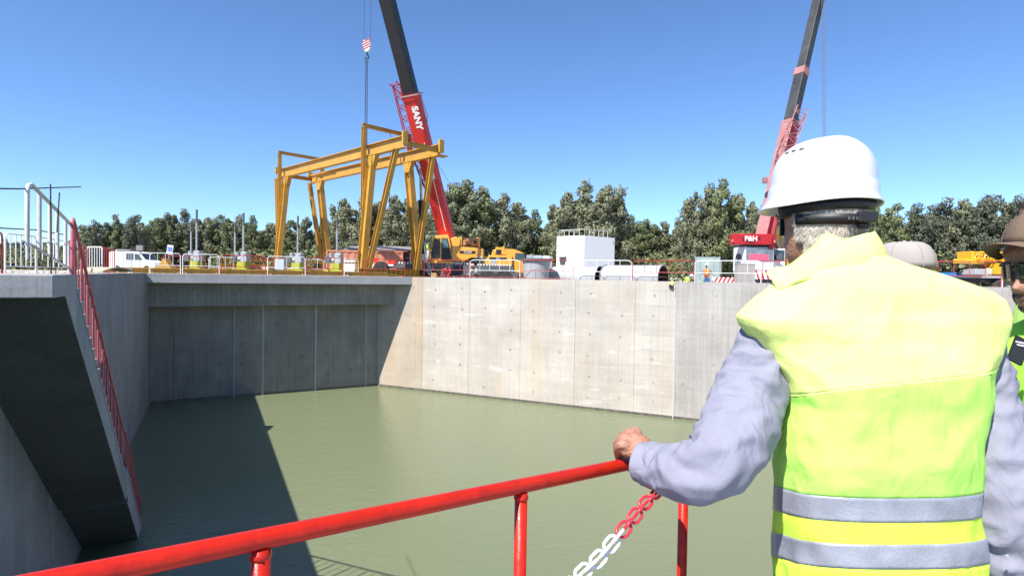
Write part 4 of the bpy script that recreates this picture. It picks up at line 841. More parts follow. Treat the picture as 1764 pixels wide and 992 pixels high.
for k in (-1, 0, 1): m.tube([p0 + V((k * .11, 0, 6)), p0 + V((k * .11, 0, 0)), p1 + V((k * .08, 0, 0))], .016, 4)
m.build('hoist_rope', DGREY, ph, world=True)
# folded yellow jib beside it
c = P(1349, 436, 37.5); o = thing('folding_crane_arm', c, 0, 'small yellow and cream knuckle crane arm behind the white cab', 'crane arm')
m = MB(); m.beam(c, P(1340, 400, 37.5), .3, .3); m.build('arm', mat('cream_arm', (.55, .42, .25), .6), o, world=True); m = MB(); m.beam(P(1342.5, 413, 37.4), P(1339, 390, 37.4), .34, .34); m.build('arm_tip', YEL2, o, world=True)
m = MB(); rn = random.Random(4)
for k in range(9): m.tube([P(1343 + k * 1.6, 408 + k, 37.2), P(1348 + k * 1.2, 440, 37.2)], .02, 4)
m.build('hoses', mat('cream_arm', (.5, .4, .3)), o, world=True); MB().box(P(1362, 452, 36.8), (.5, .4, .9)).build('yellow_post', YEL2, o, world=True)

# parked yellow crane at the right, folded arm, blue object
b4 = Q(1700, GR, 30.5); y4 = thing('parked_crane', b4, 0, 'parked yellow lattice boom truck crane at the right behind the brown cap', 'crane')
sx = lambda px, d=30.5: (Q(px, 0, d) - b4).x
zz = lambda py, px=1700, d=30.5: P(px, py, d).z - GR
lattice(y4, P(1682, 440.5, 30), P(1775, 441.5, 30), .34, .34, 12, .04, YEL2, (0, 0, 1), 'lattice_boom')
m = MB(); m.prism([(sx(1652), zz(454)), (sx(1653), zz(446)), (sx(1660), zz(449)), (sx(1658), zz(434)), (sx(1664), zz(434)), (sx(1665), zz(445)), (sx(1675), zz(444)), (sx(1676), zz(434)), (sx(1682), zz(434)), (sx(1682), zz(455.5))], -.5, .5); m.build('boom_head', YEL2, y4, bevel=.02)
m = MB(); m.prism([(sx(1682), zz(446.5)), (sx(1770), zz(448)), (sx(1770), zz(455)), (sx(1688), zz(453))], -.35, .35); m.build('boom', YEL2, y4)
m = MB(); m.prism([(sx(1683), zz(455)), (sx(1745), zz(455)), (sx(1740), zz(463)), (sx(1700), zz(463))], -.2, .4); m.build('under_frame', mat('ochre_dark', (.35, .17, .03), .6), y4)
m = MB(); m.box(((sx(1697) + sx(1732)) / 2, -.5, (zz(454.5) + zz(473)) / 2), (sx(1732) - sx(1697), 1, zz(454.5) - zz(473))); m.build('engine_box', YEL2, y4, bevel=.04)
m = MB(); m.box((sx(1668), -.4, (zz(464) + zz(474)) / 2), (sx(1678) - sx(1658), .8, zz(464) - zz(474))); m.build('grey_locker', PIPEG, y4, bevel=.02)
m = MB(); m.lathe([(.02, -.2), (.2, -.12), (.2, .12), (.02, .2)], (sx(1690.5), -.4, zz(468)), 14); m.box((sx(1686), -.3, zz(470)), (.5, .4, .3)); m.build('winch', mat('winch_mix', (.5, .45, .35), .6, var=.4, sc=8), y4)
m = MB(); m.box(((sx(1671) + sx(1790)) / 2, 0, zz(477)), (sx(1790) - sx(1671), 2.2, .14)); m.build('deck_plate', PIPEG, y4)
m = MB(); m.box(((sx(1673) + sx(1790)) / 2, .1, zz(482)), (sx(1790) - sx(1673), 1.9, .28)); m.build('chassis', BLACK, y4)
for x in (1697.5, 1737.5): wheel(y4, (sx(x), -1.05, .52), .52, .35, rim=ORNG)
c = Q(1600, GR, 33); o = thing('folding_crane_arm', c, 0, 'dusty orange folded crane arm right of the beige cap', 'crane arm'); p_ = lambda x, y, d=33: P(x, y, d)
m = MB(); m.beam(p_(1580, 440), p_(1606, 440), .4, .3); m.beam(p_(1583, 446), p_(1604, 447), .2, .2); m.build('upper_arm', mat('dusty_orange', (.5, .27, .08), .6, var=.3), o, world=True)
m = MB(); m.beam(p_(1597, 444), p_(1597, 474), .32, .35); m.tube([p_(1604, 441) + V((0, -.2, 0)), p_(1604, 441) + V((0, .2, 0))], .2, 12); m.beam(p_(1604, 445), p_(1603, 470), .1, .12); m.build('lower_arm', mat('dusty_orange', (.5, .27, .08)), o, world=True)
m = MB(); m.box(p_(1633, 477, 32), (1.2, .8, .5)); m.build('blue_cover', BLUE); tag(bpy.data.objects['blue_cover'], 'bright blue covered crate left of the parked yellow crane', 'crate')
m = MB(); m.box(p_(1652, 474.5, 31.8), (.26, .5, .3)); o2 = m.build('grey_box', PIPEG); tag(o2, 'small pale grey box beside the blue crate', 'box')

# ================================================================== TREES
LEAFG = []
def leafmat(name, col):
    m = bpy.data.materials.new(name); m.use_nodes = True; n = m.node_tree.nodes; l = m.node_tree.links; b = n['Principled BSDF']; b.inputs['Roughness'].default_value = .75; b.inputs['Specular IOR Level'].default_value = .12
    oi = n.new('ShaderNodeObjectInfo'); g = n.new('ShaderNodeNewGeometry'); tc = n.new('ShaderNodeTexCoord')
    z = n.new('ShaderNodeTexNoise'); z.inputs['Scale'].default_value = .5; l.new(tc.outputs['Object'], z.inputs[0])
    ad = n.new('ShaderNodeMath'); ad.operation = 'MULTIPLY_ADD'; ad.inputs[1].default_value = .35; l.new(g.outputs['Random Per Island'], ad.inputs[0]); l.new(z.outputs[0], ad.inputs[2])
    a2 = n.new('ShaderNodeMath'); a2.operation = 'MULTIPLY_ADD'; a2.inputs[1].default_value = .35; l.new(oi.outputs['Random'], a2.inputs[0]); l.new(ad.outputs[0], a2.inputs[2])
    r = n.new('ShaderNodeValToRGB'); l.new(a2.outputs[0], r.inputs[0]); r.color_ramp.elements[0].position = .4; r.color_ramp.elements[1].position = 1.05
    r.color_ramp.elements[0].color = (*[c * .75 for c in col], 1); r.color_ramp.elements[1].color = (col[0] * 1.3, col[1] * 1.28, col[2] * 1.25, 1)
    l.new(r.outputs[0], b.inputs['Base Color']); return m
LM = [leafmat('gum_leaves', (.175, .185, .115)), leafmat('gum_leaves_green', (.135, .155, .075)), leafmat('gum_leaves_dark', (.10, .112, .078))]
BARK = mat('bark', (.26, .21, .17), .9, var=.3, sc=2, stretch=(3, 3, .4))
def crown_mesh(seed, h, r, low, mt, nl=90, per=150):
    rn = random.Random(seed); vs = []; fs = []
    lobes = []
    lead = [(V((0, 0, 0)), 1.0)] + [(V((cos(a) * q_, sin(a) * q_, 0)), hh_) for a, q_, hh_ in [(k * 2.1 + rn.uniform(-.5, .5), r * rn.uniform(.38, .72), rn.uniform(.66, .95)) for k in range(4)]]
    for i in range(nl):
        L_, hh_ = lead[i % 5]; t_ = (i // 5 + rn.uniform(0, 1)) / (nl / 5); z = low + (h * hh_ - low) * min(1, t_); wv = r * (.50 if t_ < .6 else .50 * (1.15 - t_) / .55)
        a = rn.uniform(0, 2 * pi); q_ = rn.random() ** .5 * wv; lobes.append((L_ * (.55 + .45 * min(1, t_ * 1.6)) + V((cos(a) * q_, sin(a) * q_, z)), r * rn.uniform(.19, .34) * (1.1 - .35 * t_), rn))
    for c, R_, _ in lobes:
        sq = rn.uniform(.75, 1.15)
        for k in range(per):
            u = rn.uniform(-1, 1); a = rn.uniform(0, 2 * pi); s_ = math.sqrt(1 - u * u); nrm = V((s_ * cos(a), s_ * sin(a), u))
            nv = .72 + .5 * noise.noise(nrm * 2.2 + c)
            p = c + V((nrm.x, nrm.y, nrm.z * sq)) * R_ * nv * rn.uniform(.82, 1.06)
            q_ = (nrm + V((rn.gauss(0, .38), rn.gauss(0, .38), rn.gauss(0, .38)))).normalized(); x = q_.cross(V((rn.gauss(0, 1), rn.gauss(0, 1), rn.gauss(0, 1)))).normalized(); y = q_.cross(x)
            L, W2 = rn.uniform(.13, .28), rn.uniform(.07, .13); y = (y + V((0, 0, -.5))).normalized()
            o = len(vs); vs += [p - x * W2, p - y * L, p + x * W2, p + y * L]; fs.append((o, o + 1, o + 2, o + 3))
    me = bpy.data.meshes.new('crown'); me.from_pydata([tuple(v) for v in vs], [], fs); me.materials.append(mt); me.update(); return me, lobes
def trunk_mesh(seed, h, lobes):
    rn = random.Random(seed + 99); m = MB(); pts = [V((0, 0, -.3))]; p = V((0, 0, -.3))
    for k in range(6): p = p + V((rn.uniform(-.25, .25), rn.uniform(-.25, .25), h * .14)); pts.append(p)
    m.tube(pts, [.26 - .033 * k for k in range(7)], 7)
    for c, R_, _ in lobes[::4]:
        b_ = pts[min(6, max(1, int(c.z / h * 5)))]; mid = b_.lerp(c, .5) + V((0, 0, -.3)); m.tube([b_, mid, c], [.09, .06, .025], 5)
    return m.mesh('trunk', BARK, smooth=True)
PROTO = []
for i, (h, r, low, mt) in enumerate(((12, 3.6, 1.6, 0), (12, 4.2, 1.2, 1), (12, 3.2, 2.0, 0), (12, 4.6, 1.0, 2), (12, 3.8, 1.4, 1), (12, 4.0, 2.4, 0))):
    cm, lo = crown_mesh(20 + i, h, r, low, LM[mt]); PROTO.append((cm, trunk_mesh(i, h, lo)))
kinds = ['grey green gum tree', 'broad olive green gum tree', 'slender grey gum tree', 'dark dense gum tree', 'bushy green gum tree', 'tall open crowned gum tree']
tr = [  # px, top row, distance, width factor, kind
 (-30, 400, 120, 1.0, 1), (8, 412, 120, .9, 4), (45, 414, 120, 1, 3), (85, 416, 125, .9, 1), (120, 417, 125, .8, 4),
 (165, 378, 80, .62, 3), (197, 371, 82, .75, 4), (232, 369, 82, .7, 3), (268, 374, 92, .8, 1), (292, 368, 96, .75, 5), (322, 362, 100, .8, 5), (352, 373, 100, .8, 0), (384, 369, 100, .85, 1), (412, 371, 102, .7, 5), (436, 373, 100, .8, 4), (462, 384, 110, .9, 0), (497, 378, 104, .8, 1), (528, 372, 104, .8, 2), (556, 376, 106, .8, 4),
 (594, 340, 92, .8, 0), (622, 336, 92, .85, 5), (650, 345, 96, .8, 0), (680, 334, 92, .9, 0), (708, 335, 95, .8, 2), (742, 326, 90, .8, 5), (776, 311, 84, .95, 0), (806, 313, 86, .95, 4), (838, 320, 88, .9, 0), (864, 336, 90, .8, 5), (893, 356, 98, .8, 1), (922, 363, 100, .9, 4), (950, 352, 96, .6, 2),
 (972, 330, 88, .75, 0), (1000, 315, 86, .9, 5), (1034, 317, 86, .95, 0), (1058, 340, 90, .7, 2), (1084, 374, 104, .8, 4), (1112, 377, 106, .85, 1), (1140, 379, 108, .8, 0), (1166, 377, 106, .7, 5),
 (1198, 328, 84, .6, 2), (1216, 318, 84, .7, 5), (1243, 312, 82, .75, 4), (1268, 330, 84, .7, 0), (1290, 345, 88, .7, 2), (1318, 352, 92, .8, 1), (1350, 350, 92, .9, 0), (1390, 355, 92, .9, 4), (1430, 352, 92, .9, 1), (1470, 356, 92, .9, 0), (1502, 358, 92, .8, 4), (1538, 349, 84, .8, 1), (1572, 362, 84, .8, 3), (1600, 352, 82, .8, 3), (1628, 341, 78, .8, 3), (1655, 340, 78, .75, 0), (1684, 336, 76, .8, 3), (1708, 344, 78, .7, 3), (1735, 348, 78, .8, 0), (1762, 335, 70, .75, 3), (1800, 335, 72, .9, 3), (1845, 340, 74, .9, 0), (1900, 338, 78, .9, 1), (1965, 335, 78, .9, 3), (2035, 345, 80, .9, 0), (2110, 338, 80, .9, 5), (2190, 345, 82, .9, 4), (2280, 340, 84, .9, 0), (2380, 350, 84, 1, 3)]
rn = random.Random(31)
spot = ['left edge of the photo', 'left of the stair frame']
pos = [(0, 'at the left edge'), (140, 'behind the stair railing'), (300, 'behind the white van'), (440, 'behind the tall hoist stems'), (600, 'behind the far gantry legs'), (720, 'behind the orange container'), (880, 'behind the yellow crane cab'), (960, 'left of the white building'), (1070, 'behind the white building'), (1180, 'behind the big pipes'), (1310, 'left of the dark red boom'), (1520, 'behind the white helmet'), (1620, 'behind the folded crane arm'), (1860, 'behind the parked yellow crane'), (3000, 'past the right photo edge')]
cnt = {}
def plant(px, ty, d, wf, k, label, group):
    p = Q(px, GR, d); H = (P(px, ty, d).z - GR) / 12.2; t = thing('gum_tree', p, rn.uniform(0, 6.28), label, 'tree', group); t.scale = (wf * H * 1.02, wf * H * 1.02, H)
    for me in PROTO[k]: put(me.name.split('.')[0], me, t)
ordn = ['first', 'second', 'third', 'fourth', 'fifth', 'sixth', 'seventh', 'eighth', 'ninth']
for px, ty, d, wf, k in tr:
    w_ = next((s_ for x, s_ in reversed(pos) if px > x - 150 and False), None) or [s_ for x, s_ in pos if px <= x + 0][:1] or [pos[-1][1]]
    w_ = w_[0]; cnt[w_] = cnt.get(w_, 0) + 1
    plant(px, ty, d, wf * 1.12, k, '%s %s, %s from the left' % (kinds[k], w_, ordn[cnt[w_] - 1]), 'gum trees along the yard edge')
for k in range(56):
    px = -104 + k * 44 + rn.uniform(-9, 9); plant(px, (422 if px < 140 else 384) + rn.uniform(-8, 8), 116 + rn.uniform(-6, 6), 1.5, k % 6, 'low gum tree in the far back row of the tree belt', 'back row of the gum tree belt')
# undergrowth that closes the foot of the belt: nobody could count it
vs = []; fs = []; rn = random.Random(8)
for k in range(32000):
    px = rn.uniform(-160, 2350); d = 72 + rn.random() * 40 if px > 1500 else 88 + rn.random() * 26
    if px < 500: d = 92 + rn.random() * 28
    g = Q(px, GR, d); top = 4.6 + 1.6 * noise.noise(V((g.x * .22, g.y * .22, 0))) + .8 * noise.noise(V((g.x * .7, g.y * .7, 3))); p = g + V((0, 0, rn.random() ** .6 * top))
    x = V((rn.gauss(0, 1), rn.gauss(0, 1), rn.gauss(0, 1))).normalized(); y = x.cross(V((rn.gauss(0, 1), rn.gauss(0, 1), rn.gauss(0, .5)))).normalized(); s_ = rn.uniform(.2, .42); o = len(vs)
    vs += [tuple(p - x * s_), tuple(p - y * s_ * .6), tuple(p + x * s_), tuple(p + y * s_ * .6)]; fs.append((o, o + 1, o + 2, o + 3))
me = bpy.data.meshes.new('undergrowth'); me.from_pydata(vs, [], fs); me.materials.append(LM[1]); o = put('undergrowth', me); tag(o, kind='stuff', label='bushy undergrowth at the foot of the tree belt', cat='bushes')

# ================================================================== WORKERS FAR OFF
POSE = {
 'stand': dict(pel=(0, 0, .93), che=(0, .02, 1.30), nec=(0, .03, 1.47), hea=(0, .07, 1.60), sh=.19, el=[(-.27, .05, 1.15), (.27, .05, 1.15)], ha=[(-.12, .28, 1.25), (.12, .28, 1.22)], kn=[(-.1, .03, .5), (.1, .03, .5)], fo=[(-.12, 0, .06), (.12, 0, .06)]),
 'bend': dict(pel=(0, -.1, .9), che=(0, .22, 1.12), nec=(0, .36, 1.2), hea=(0, .48, 1.24), sh=.18, el=[(-.24, .34, .9), (.24, .34, .9)], ha=[(-.12, .5, .72), (.12, .52, .72)], kn=[(-.1, .03, .5), (.1, .05, .5)], fo=[(-.12, 0, .06), (.12, -.02, .06)]),
 'crouch': dict(pel=(0, -.12, .42), che=(0, .08, .78), nec=(0, .18, .92), hea=(0, .26, 1.02), sh=.19, el=[(-.27, .25, .62), (.27, .25, .62)], ha=[(-.2, .5, .5), (.2, .5, .5)], kn=[(-.16, .3, .5), (.16, .3, .5)], fo=[(-.14, .1, .06), (.14, .1, .06)])}
def worker(loc, rz, pose, label, top, legs, vest=None, hat=None, skinm=SKIN2, hair=BLACK, scale=1.0):
    p = {k: (V(x) if isinstance(x, tuple) else x) for k, x in POSE[pose].items()}
    t = thing('person', loc, rz, label, 'person'); t.scale = (scale,) * 3
    S_ = [p['che'] + V((s_ * p['sh'], 0, .09)) for s_ in (-1, 1)]; H_ = [p['pel'] + V((s_ * .09, 0, -.03)) for s_ in (-1, 1)]
    el = [V(e) for e in p['el']]; ha = [V(e) for e in p['ha']]; kn = [V(e) for e in p['kn']]; fo = [V(e) for e in p['fo']]
    pts = [(p['pel'], .11), (p['che'], .125), (p['nec'], .05), (p['hea'] + V((0, -.01, -.03)), .082), (p['hea'] + V((0, 0, .06)), .088)]; ed = [(0, 1), (1, 2), (2, 3), (3, 4)]
    for i in (0, 1):
        b_ = len(pts); pts += [(S_[i], .055), (el[i], .04), (ha[i].lerp(el[i], .2), .028), (ha[i], .035)]; ed += [(1, b_), (b_, b_ + 1), (b_ + 1, b_ + 2), (b_ + 2, b_ + 3)]
        hd = (ha[i] - el[i]).normalized(); side = hd.cross(V((0, 0, 1))).normalized()
        for q_ in (-1.5, -.5, .5, 1.5, 2.6): pts.append((ha[i] + hd * (.085 if q_ < 2 else .03) + side * q_ * .016 + V((0, 0, -.01 * abs(q_))), .009)); ed.append((b_ + 3, len(pts) - 1))
        b_ = len(pts); pts += [(H_[i], .085), (kn[i], .055), (fo[i], .04), (fo[i] + V((0, .14, -.02)), .04)]; ed += [(0, b_), (b_, b_ + 1), (b_ + 1, b_ + 2), (b_ + 2, b_ + 3)]
    skin('body', pts, ed, skinm, t, 1, world=False)
    pts = [(p['pel'] + V((0, 0, .08)), .145), (p['pel'], .15)]; ed = [(0, 1)]
    for i in (0, 1):
        b_ = len(pts); pts += [(H_[i], .11), (kn[i], .085), (fo[i], .075)]; ed += [(1, b_), (b_, b_ + 1), (b_ + 1, b_ + 2)]
    skin('trousers', pts, ed, legs, t, 1, world=False)
    for i in (0, 1): MB().tube([fo[i] + V((0, -.06, -.01)), fo[i] + V((0, .05, -.01)), fo[i] + V((0, .18, -.025))], [.05, .055, .035], 8).build('boot', BLACK, t, smooth=True)
    pts = [(p['pel'] + V((0, 0, .1)), .14), (p['che'].lerp(p['pel'], .4), .145), (p['che'], .155), (p['nec'], .07)]; ed = [(0, 1), (1, 2), (2, 3)]
    for i in (0, 1):
        b_ = len(pts); pts += [(S_[i], .075), (el[i], .058), (ha[i].lerp(el[i], .25), .045)]; ed += [(2, b_), (b_, b_ + 1), (b_ + 1, b_ + 2)]
    skin('shirt', pts, ed, top, t, 1, world=False)
    if vest:
        a, c = p['pel'].lerp(p['che'], .1), p['nec']; skin('vest', [(a, .165), (p['che'].lerp(p['pel'], .4), .168), (p['che'], .175), (c + V((0, 0, -.06)), .12)] + [(s_ + V((0, 0, .01)), .085) for s_ in S_], [(0, 1), (1, 2), (2, 3), (2, 4), (2, 5)], vest, t, 1, world=False)
    hc = p['hea']
    if hat:
        m = MB(); m.lathe([(.150, .065), (.150, .075), (.125, .08), (.12, .12), (.10, .16), (.06, .19), (.01, .2)], hc + V((0, .01, -.0)), 16); m.box(hc + V((0, .15, .07)), (.16, .08, .012)); m.build('helmet', hat, t, smooth=True)
    else: MB().lathe([(.09, .0), (.10, .05), (.095, .10), (.06, .145), (.01, .155)], hc + V((0, -.02, 0)), 12).build('hair', hair, t, smooth=True)
    for s_ in (-1, 1): MB().lathe([(.002, -.012), (.012, 0), (.002, .012)], hc + V((s_ * .035, .085, .02)), 6).build('eye', BLACK, t)
    MB().lathe([(.014, -.02), (.016, -.01), (.006, .02)], hc + V((0, .095, -.005)), 6).build('nose', skinm, t, smooth=True)
    return t
TROW = mat('white_trousers', (.5, .52, .53), .9, var=.15); JEAN = mat('jeans', (.06, .12, .28), .9, var=.2); DKT = mat('dark_trousers', (.03, .03, .04), .9)
worker(Q(737, P(737, 451, 39.2).z, 39.2), rad(-70), 'stand', 'worker in green helmet and green vest standing on the crane by its cab', mat('dark_shirt', (.05, .06, .09), .9), TROW, GRV, mat('helmet_green', (.0, .30, .16), .4), scale=.86)
worker(RW(rw_t(771, 1.0), -.25, 1.0), rad(165), 'crouch', 'worker in a dark top crouching in red by the crane carrier', mat('red_jacket', (.42, .04, .06), .8), mat('red_trousers', (.32, .04, .06), .9), scale=.95)
worker(RW(rw_t(819, 1.1), -.28, 1.1), rad(140), 'crouch', 'worker in grey green shirt with a pinkish head scarf bending beside the small crane', mat('khaki_shirt', (.36, .34, .27), .9), DKT, None, mat('scarf_pink', (.55, .30, .27), .9), scale=1.0)
worker(Q(1180, -.95, 31.2), rad(-60), 'bend', 'worker in white helmet and lime vest bending forward near the wall joint', mat('dark_shirt2', (.10, .10, .09), .9), DKT, GRV, HATW)
worker(Q(1217, GR, 32), rad(160), 'stand', 'worker in white helmet and orange vest standing in front of the green screen', mat('check_shirt', (.22, .22, .26), .9, var=.5, sc=30), JEAN, ORV, HATW, scale=.97)

# ================================================================== FOREGROUND RAILING AND CHAIN
RR = .0136
def T(x): return 36 - (x - 430) * .0225
def rpt(x): return P(x, 932 - (x - 430) * .2042, 2 * RR * F / T(x) * 1.0)
ra, rb = rpt(-80), rpt(1420)
t = thing('hand_railing', V((rpt(897).x, rpt(897).y, fl)), 0, 'glossy red tubular handrail in the foreground that the man holds', 'railing')
m = MB(); m.tube([ra.lerp(rb, k / 30) for k in range(31)], RR, 24); m.build('top_rail', RRED, t, smooth='full', world=True)
for px, rr_ in ((449, .0125), (898, .0118), (1179, .0118), (-60, .0125), (1400, .0118)):
    a = rpt(px); bt_ = V((a.x + .0, a.y, fl)); m = MB(); m.tube([a + V((0, 0, -.012)), bt_.lerp(a, .5), bt_], rr_, 18); po = m.build('post', RRED, t, smooth='full', world=True)
    m = MB(); m.lathe([(rr_ + .001, -.006), (rr_ + .002, -.001), (rr_ * .9, .005)], a + V((0, 0, -.019)), 18); m.build('weld_bead', RRED, t, smooth='full', world=True)
m = MB(); q1, q2 = rpt(-80) + V((0, 0, -.5)), rpt(1420) + V((0, 0, -.5)); m.tube([q1, q2], .0125, 16); m.build('mid_rail', RRED, t, smooth='full', world=True)
cp = [(1143, 838, 1.13), (1130.4, 849.8, 1.125), (1112.5, 865.5, 1.11), (1094.2, 887.5, 1.09), (1074.7, 911.1, 1.07), (1053.3, 936.3, 1.05), (1030.7, 962.1, 1.03), (1004.6, 985, 1.01), (978, 1010, .99), (950, 1036, .97), (920, 1060, .95)]
cpw = [P(*c) for c in cp]; ch = thing('plastic_chain', cpw[0], 0, 'red and white plastic chain hanging from the railing post', 'chain')
CHR = mat('chain_red', (.72, .03, .05), .35, var=.05, coat=.2); CHW = mat('chain_white', (.78, .78, .80), .35, var=.04, coat=.2)
view = V((0, 1, 0))
pp = []
for i in range(len(cpw) - 1): pp += [cpw[i], cpw[i].lerp(cpw[i + 1], .5)]
pp = [V((0.01, 0, .016)) + pp[0]] + pp
for i in range(1, len(pp) - 1):
    c = pp[i]; d = (pp[i + 1] - pp[i - 1]); L = d.length * .5; d.normalize(); s_ = d.cross((c - V((0, 0, CZ))).normalized()).normalized(); 
    if (i % 2) == 0: s_ = d.cross(s_).normalized()
    rw_ = .0031; hl = L * .86; hw = L * .58; loop = []
    for k in range(20):
        a = 2 * pi * k / 20; cx_, cy_ = cos(a), sin(a); loop.append(c + d * (math.copysign(max(0, hl - hw), cx_) + hw * cx_) + s_ * hw * cy_)
    MB().tube(loop, rw_ * (1.0 + .1 * random.random()), 8, closed=True).build('link', CHR if i <= 9 else CHW, ch, smooth='full', world=True)

# ================================================================== FOREGROUND PEOPLE
def lerpt(tab, x):
    if x <= tab[0][0]: return tab[0][1]
    for (a, fa), (b_, fb) in zip(tab, tab[1:]):
        if x <= b_: k = (x - a) / (b_ - a); k = k * k * (3 - 2 * k) * .5 + k * .5; return fa + (fb - fa) * k
    return tab[-1][1]
fT = [(-.118, .040), (-.112, .066), (-.10, .079), (-.088, .082), (-.078, .084), (-.066, .088), (-.04, .088), (0, .082), (.02, .089), (.045, .094), (.08, .082), (.105, .050), (.118, .006)]
bT = [(-.118, .02), (-.09, .045), (-.06, .070), (-.03, .084), (.01, .098), (.045, .102), (.08, .086), (.105, .05), (.118, .006)]
sT = [(-.118, .028), (-.10, .046), (-.07, .059), (-.03, .067), (.01, .073), (.045, .076), (.08, .064), (.105, .038), (.118, .006)]
def headpt(ph_, z, off=0.):
    f = lerpt(fT, z); b_ = lerpt(bT, z); s_ = lerpt(sT, z); c, s = cos(ph_), sin(ph_)
    x, y = s_ * s, (f if c > 0 else b_) * c
    a = (ph_ + pi) % (2 * pi) - pi
    nz = lerpt([(-.056, 0), (-.050, .018), (-.040, .028), (-.025, .020), (.0, .008), (.012, 0)], z)
    y += nz * math.exp(-(a / (.20 if z < -.03 else .13)) ** 2)
    y += .0055 * math.exp(-(a / .30) ** 2) * (math.exp(-((z + .067) / .005) ** 2) + math.exp(-((z + .080) / .005) ** 2) - .8 * math.exp(-((z + .0735) / .0025) ** 2))
    y -= .010 * math.exp(-((abs(a) - .40) / .20) ** 2) * math.exp(-((z - .002) / .014) ** 2)
    y += .004 * math.exp(-((abs(a) - .35) / .25) ** 2) * math.exp(-((z - .024) / .008) ** 2)
    p = V((x, y, z)); n_ = V((x / max(s_, .01) ** 2, y / max(f, .01) ** 2, 0)).normalized(); return p + n_ * off
def head_mb(m, M):
    zs = [-.118, -.115, -.108] + [-.10 + .004 * k for k in range(28)] + [.016 + .01 * k for k in range(9)] + [.110, .115, .118]
    m.grid([[M @ headpt(2 * pi * k / 64, z) for k in range(64)] for z in zs], capb=True, capt=True)
    for s_ in (-1, 1):       # ears: a shell with a rolled helix
        c = V((s_ * .077, -.012, -.002)); rows = []
        for j in range(6):
            t_ = j / 5; rows.append([M @ (c + V((s_ * (.004 + .014 * t_ + .003 * sin(a)), -.004 * t_ + (.011 + .007 * t_) * cos(a) * (1 + .25 * sin(a)) - .006 * t_, (.018 + .013 * t_) * sin(a)))) for a in [2 * pi * k / 20 for k in range(20)]])
        m.grid(rows, capb=True); m.grid([rows[-1], [M @ (M.inverted() @ p - (M.inverted() @ p - c - V((s_ * .012, 0, 0))) * .35) for p in rows[-1]]], capt=True)
def skinmb(m, pts, edges, sub=2):
    me = bpy.data.meshes.new('tmp'); me.from_pydata([tuple(p[0]) for p in pts], edges, []); o = bpy.data.objects.new('tmp', me); COL.objects.link(o)
    o.modifiers.new('skin', 'SKIN')
    for i, p in enumerate(pts): me.skin_vertices[0].data[i].radius = (p[1], p[1]) if not isinstance(p[1], tuple) else p[1]
    me.skin_vertices[0].data[0].use_root = True
    ms = o.modifiers.new('sub', 'SUBSURF'); ms.levels = sub
    dg = bpy.context.evaluated_depsgraph_get(); m2 = o.evaluated_get(dg).to_mesh(); m.add([v.co.copy() for v in m2.vertices], [tuple(p.vertices) for p in m2.polygons]); bpy.data.objects.remove(o)
def remeshed(m, name, mt, parent, vox, smooth=3):
    me = m.mesh('tmp', mt); o = bpy.data.objects.new('tmp', me); COL.objects.link(o); rm = o.modifiers.new('r', 'REMESH'); rm.mode = 'VOXEL'; rm.voxel_size = vox; rm.use_smooth_shade = True
    sm = o.modifiers.new('s', 'SMOOTH'); sm.iterations = smooth; sm.factor = .5
    dg = bpy.context.evaluated_depsgraph_get(); m2 = bpy.data.meshes.new_from_object(o.evaluated_get(dg)); bpy.data.objects.remove(o)
    import bmesh
    bm = bmesh.new(); bm.from_mesh(m2); seen = set(); best = []
    for v0 in bm.verts:
        if v0 in seen: continue
        isl = [v0]; seen.add(v0)
        for v_ in isl:
            for e_ in v_.link_edges:
                q_ = e_.other_vert(v_)
                if q_ not in seen: seen.add(q_); isl.append(q_)
        if len(isl) > len(best): best = isl
    kp = set(best); bmesh.ops.delete(bm, geom=[v_ for v_ in bm.verts if v_ not in kp], context='VERTS'); bm.to_mesh(m2); bm.free()      # drops sealed inner voids of the fused body
    m2.transform(WM(parent).inverted()); m2.materials.clear(); m2.materials.append(mt); m2.polygons.foreach_set('use_smooth', [True] * len(m2.polygons)); return put(name, m2, parent)
def Pw(x, y, d, z=None): return P(x, y, d)
def resample(pts, n_):
    """Catmull-Rom through (Vector, radius)"""
    out = []; N = len(pts) - 1
    for i in range(n_):
        t_ = i / (n_ - 1) * N; k = min(int(t_), N - 1); f = t_ - k; g = lambda j: pts[max(0, min(N, j))]
        p0, p1, p2, p3 = g(k - 1), g(k), g(k + 1), g(k + 2)
        cr_ = lambda a, b_, c, d: .5 * ((2 * b_) + (c - a) * f + (2 * a - 5 * b_ + 4 * c - d) * f * f + (3 * b_ - a - 3 * c + d) * f ** 3)
        out.append((cr_(p0[0], p1[0], p2[0], p3[0]), cr_(p0[1], p1[1], p2[1], p3[1])))
    return out
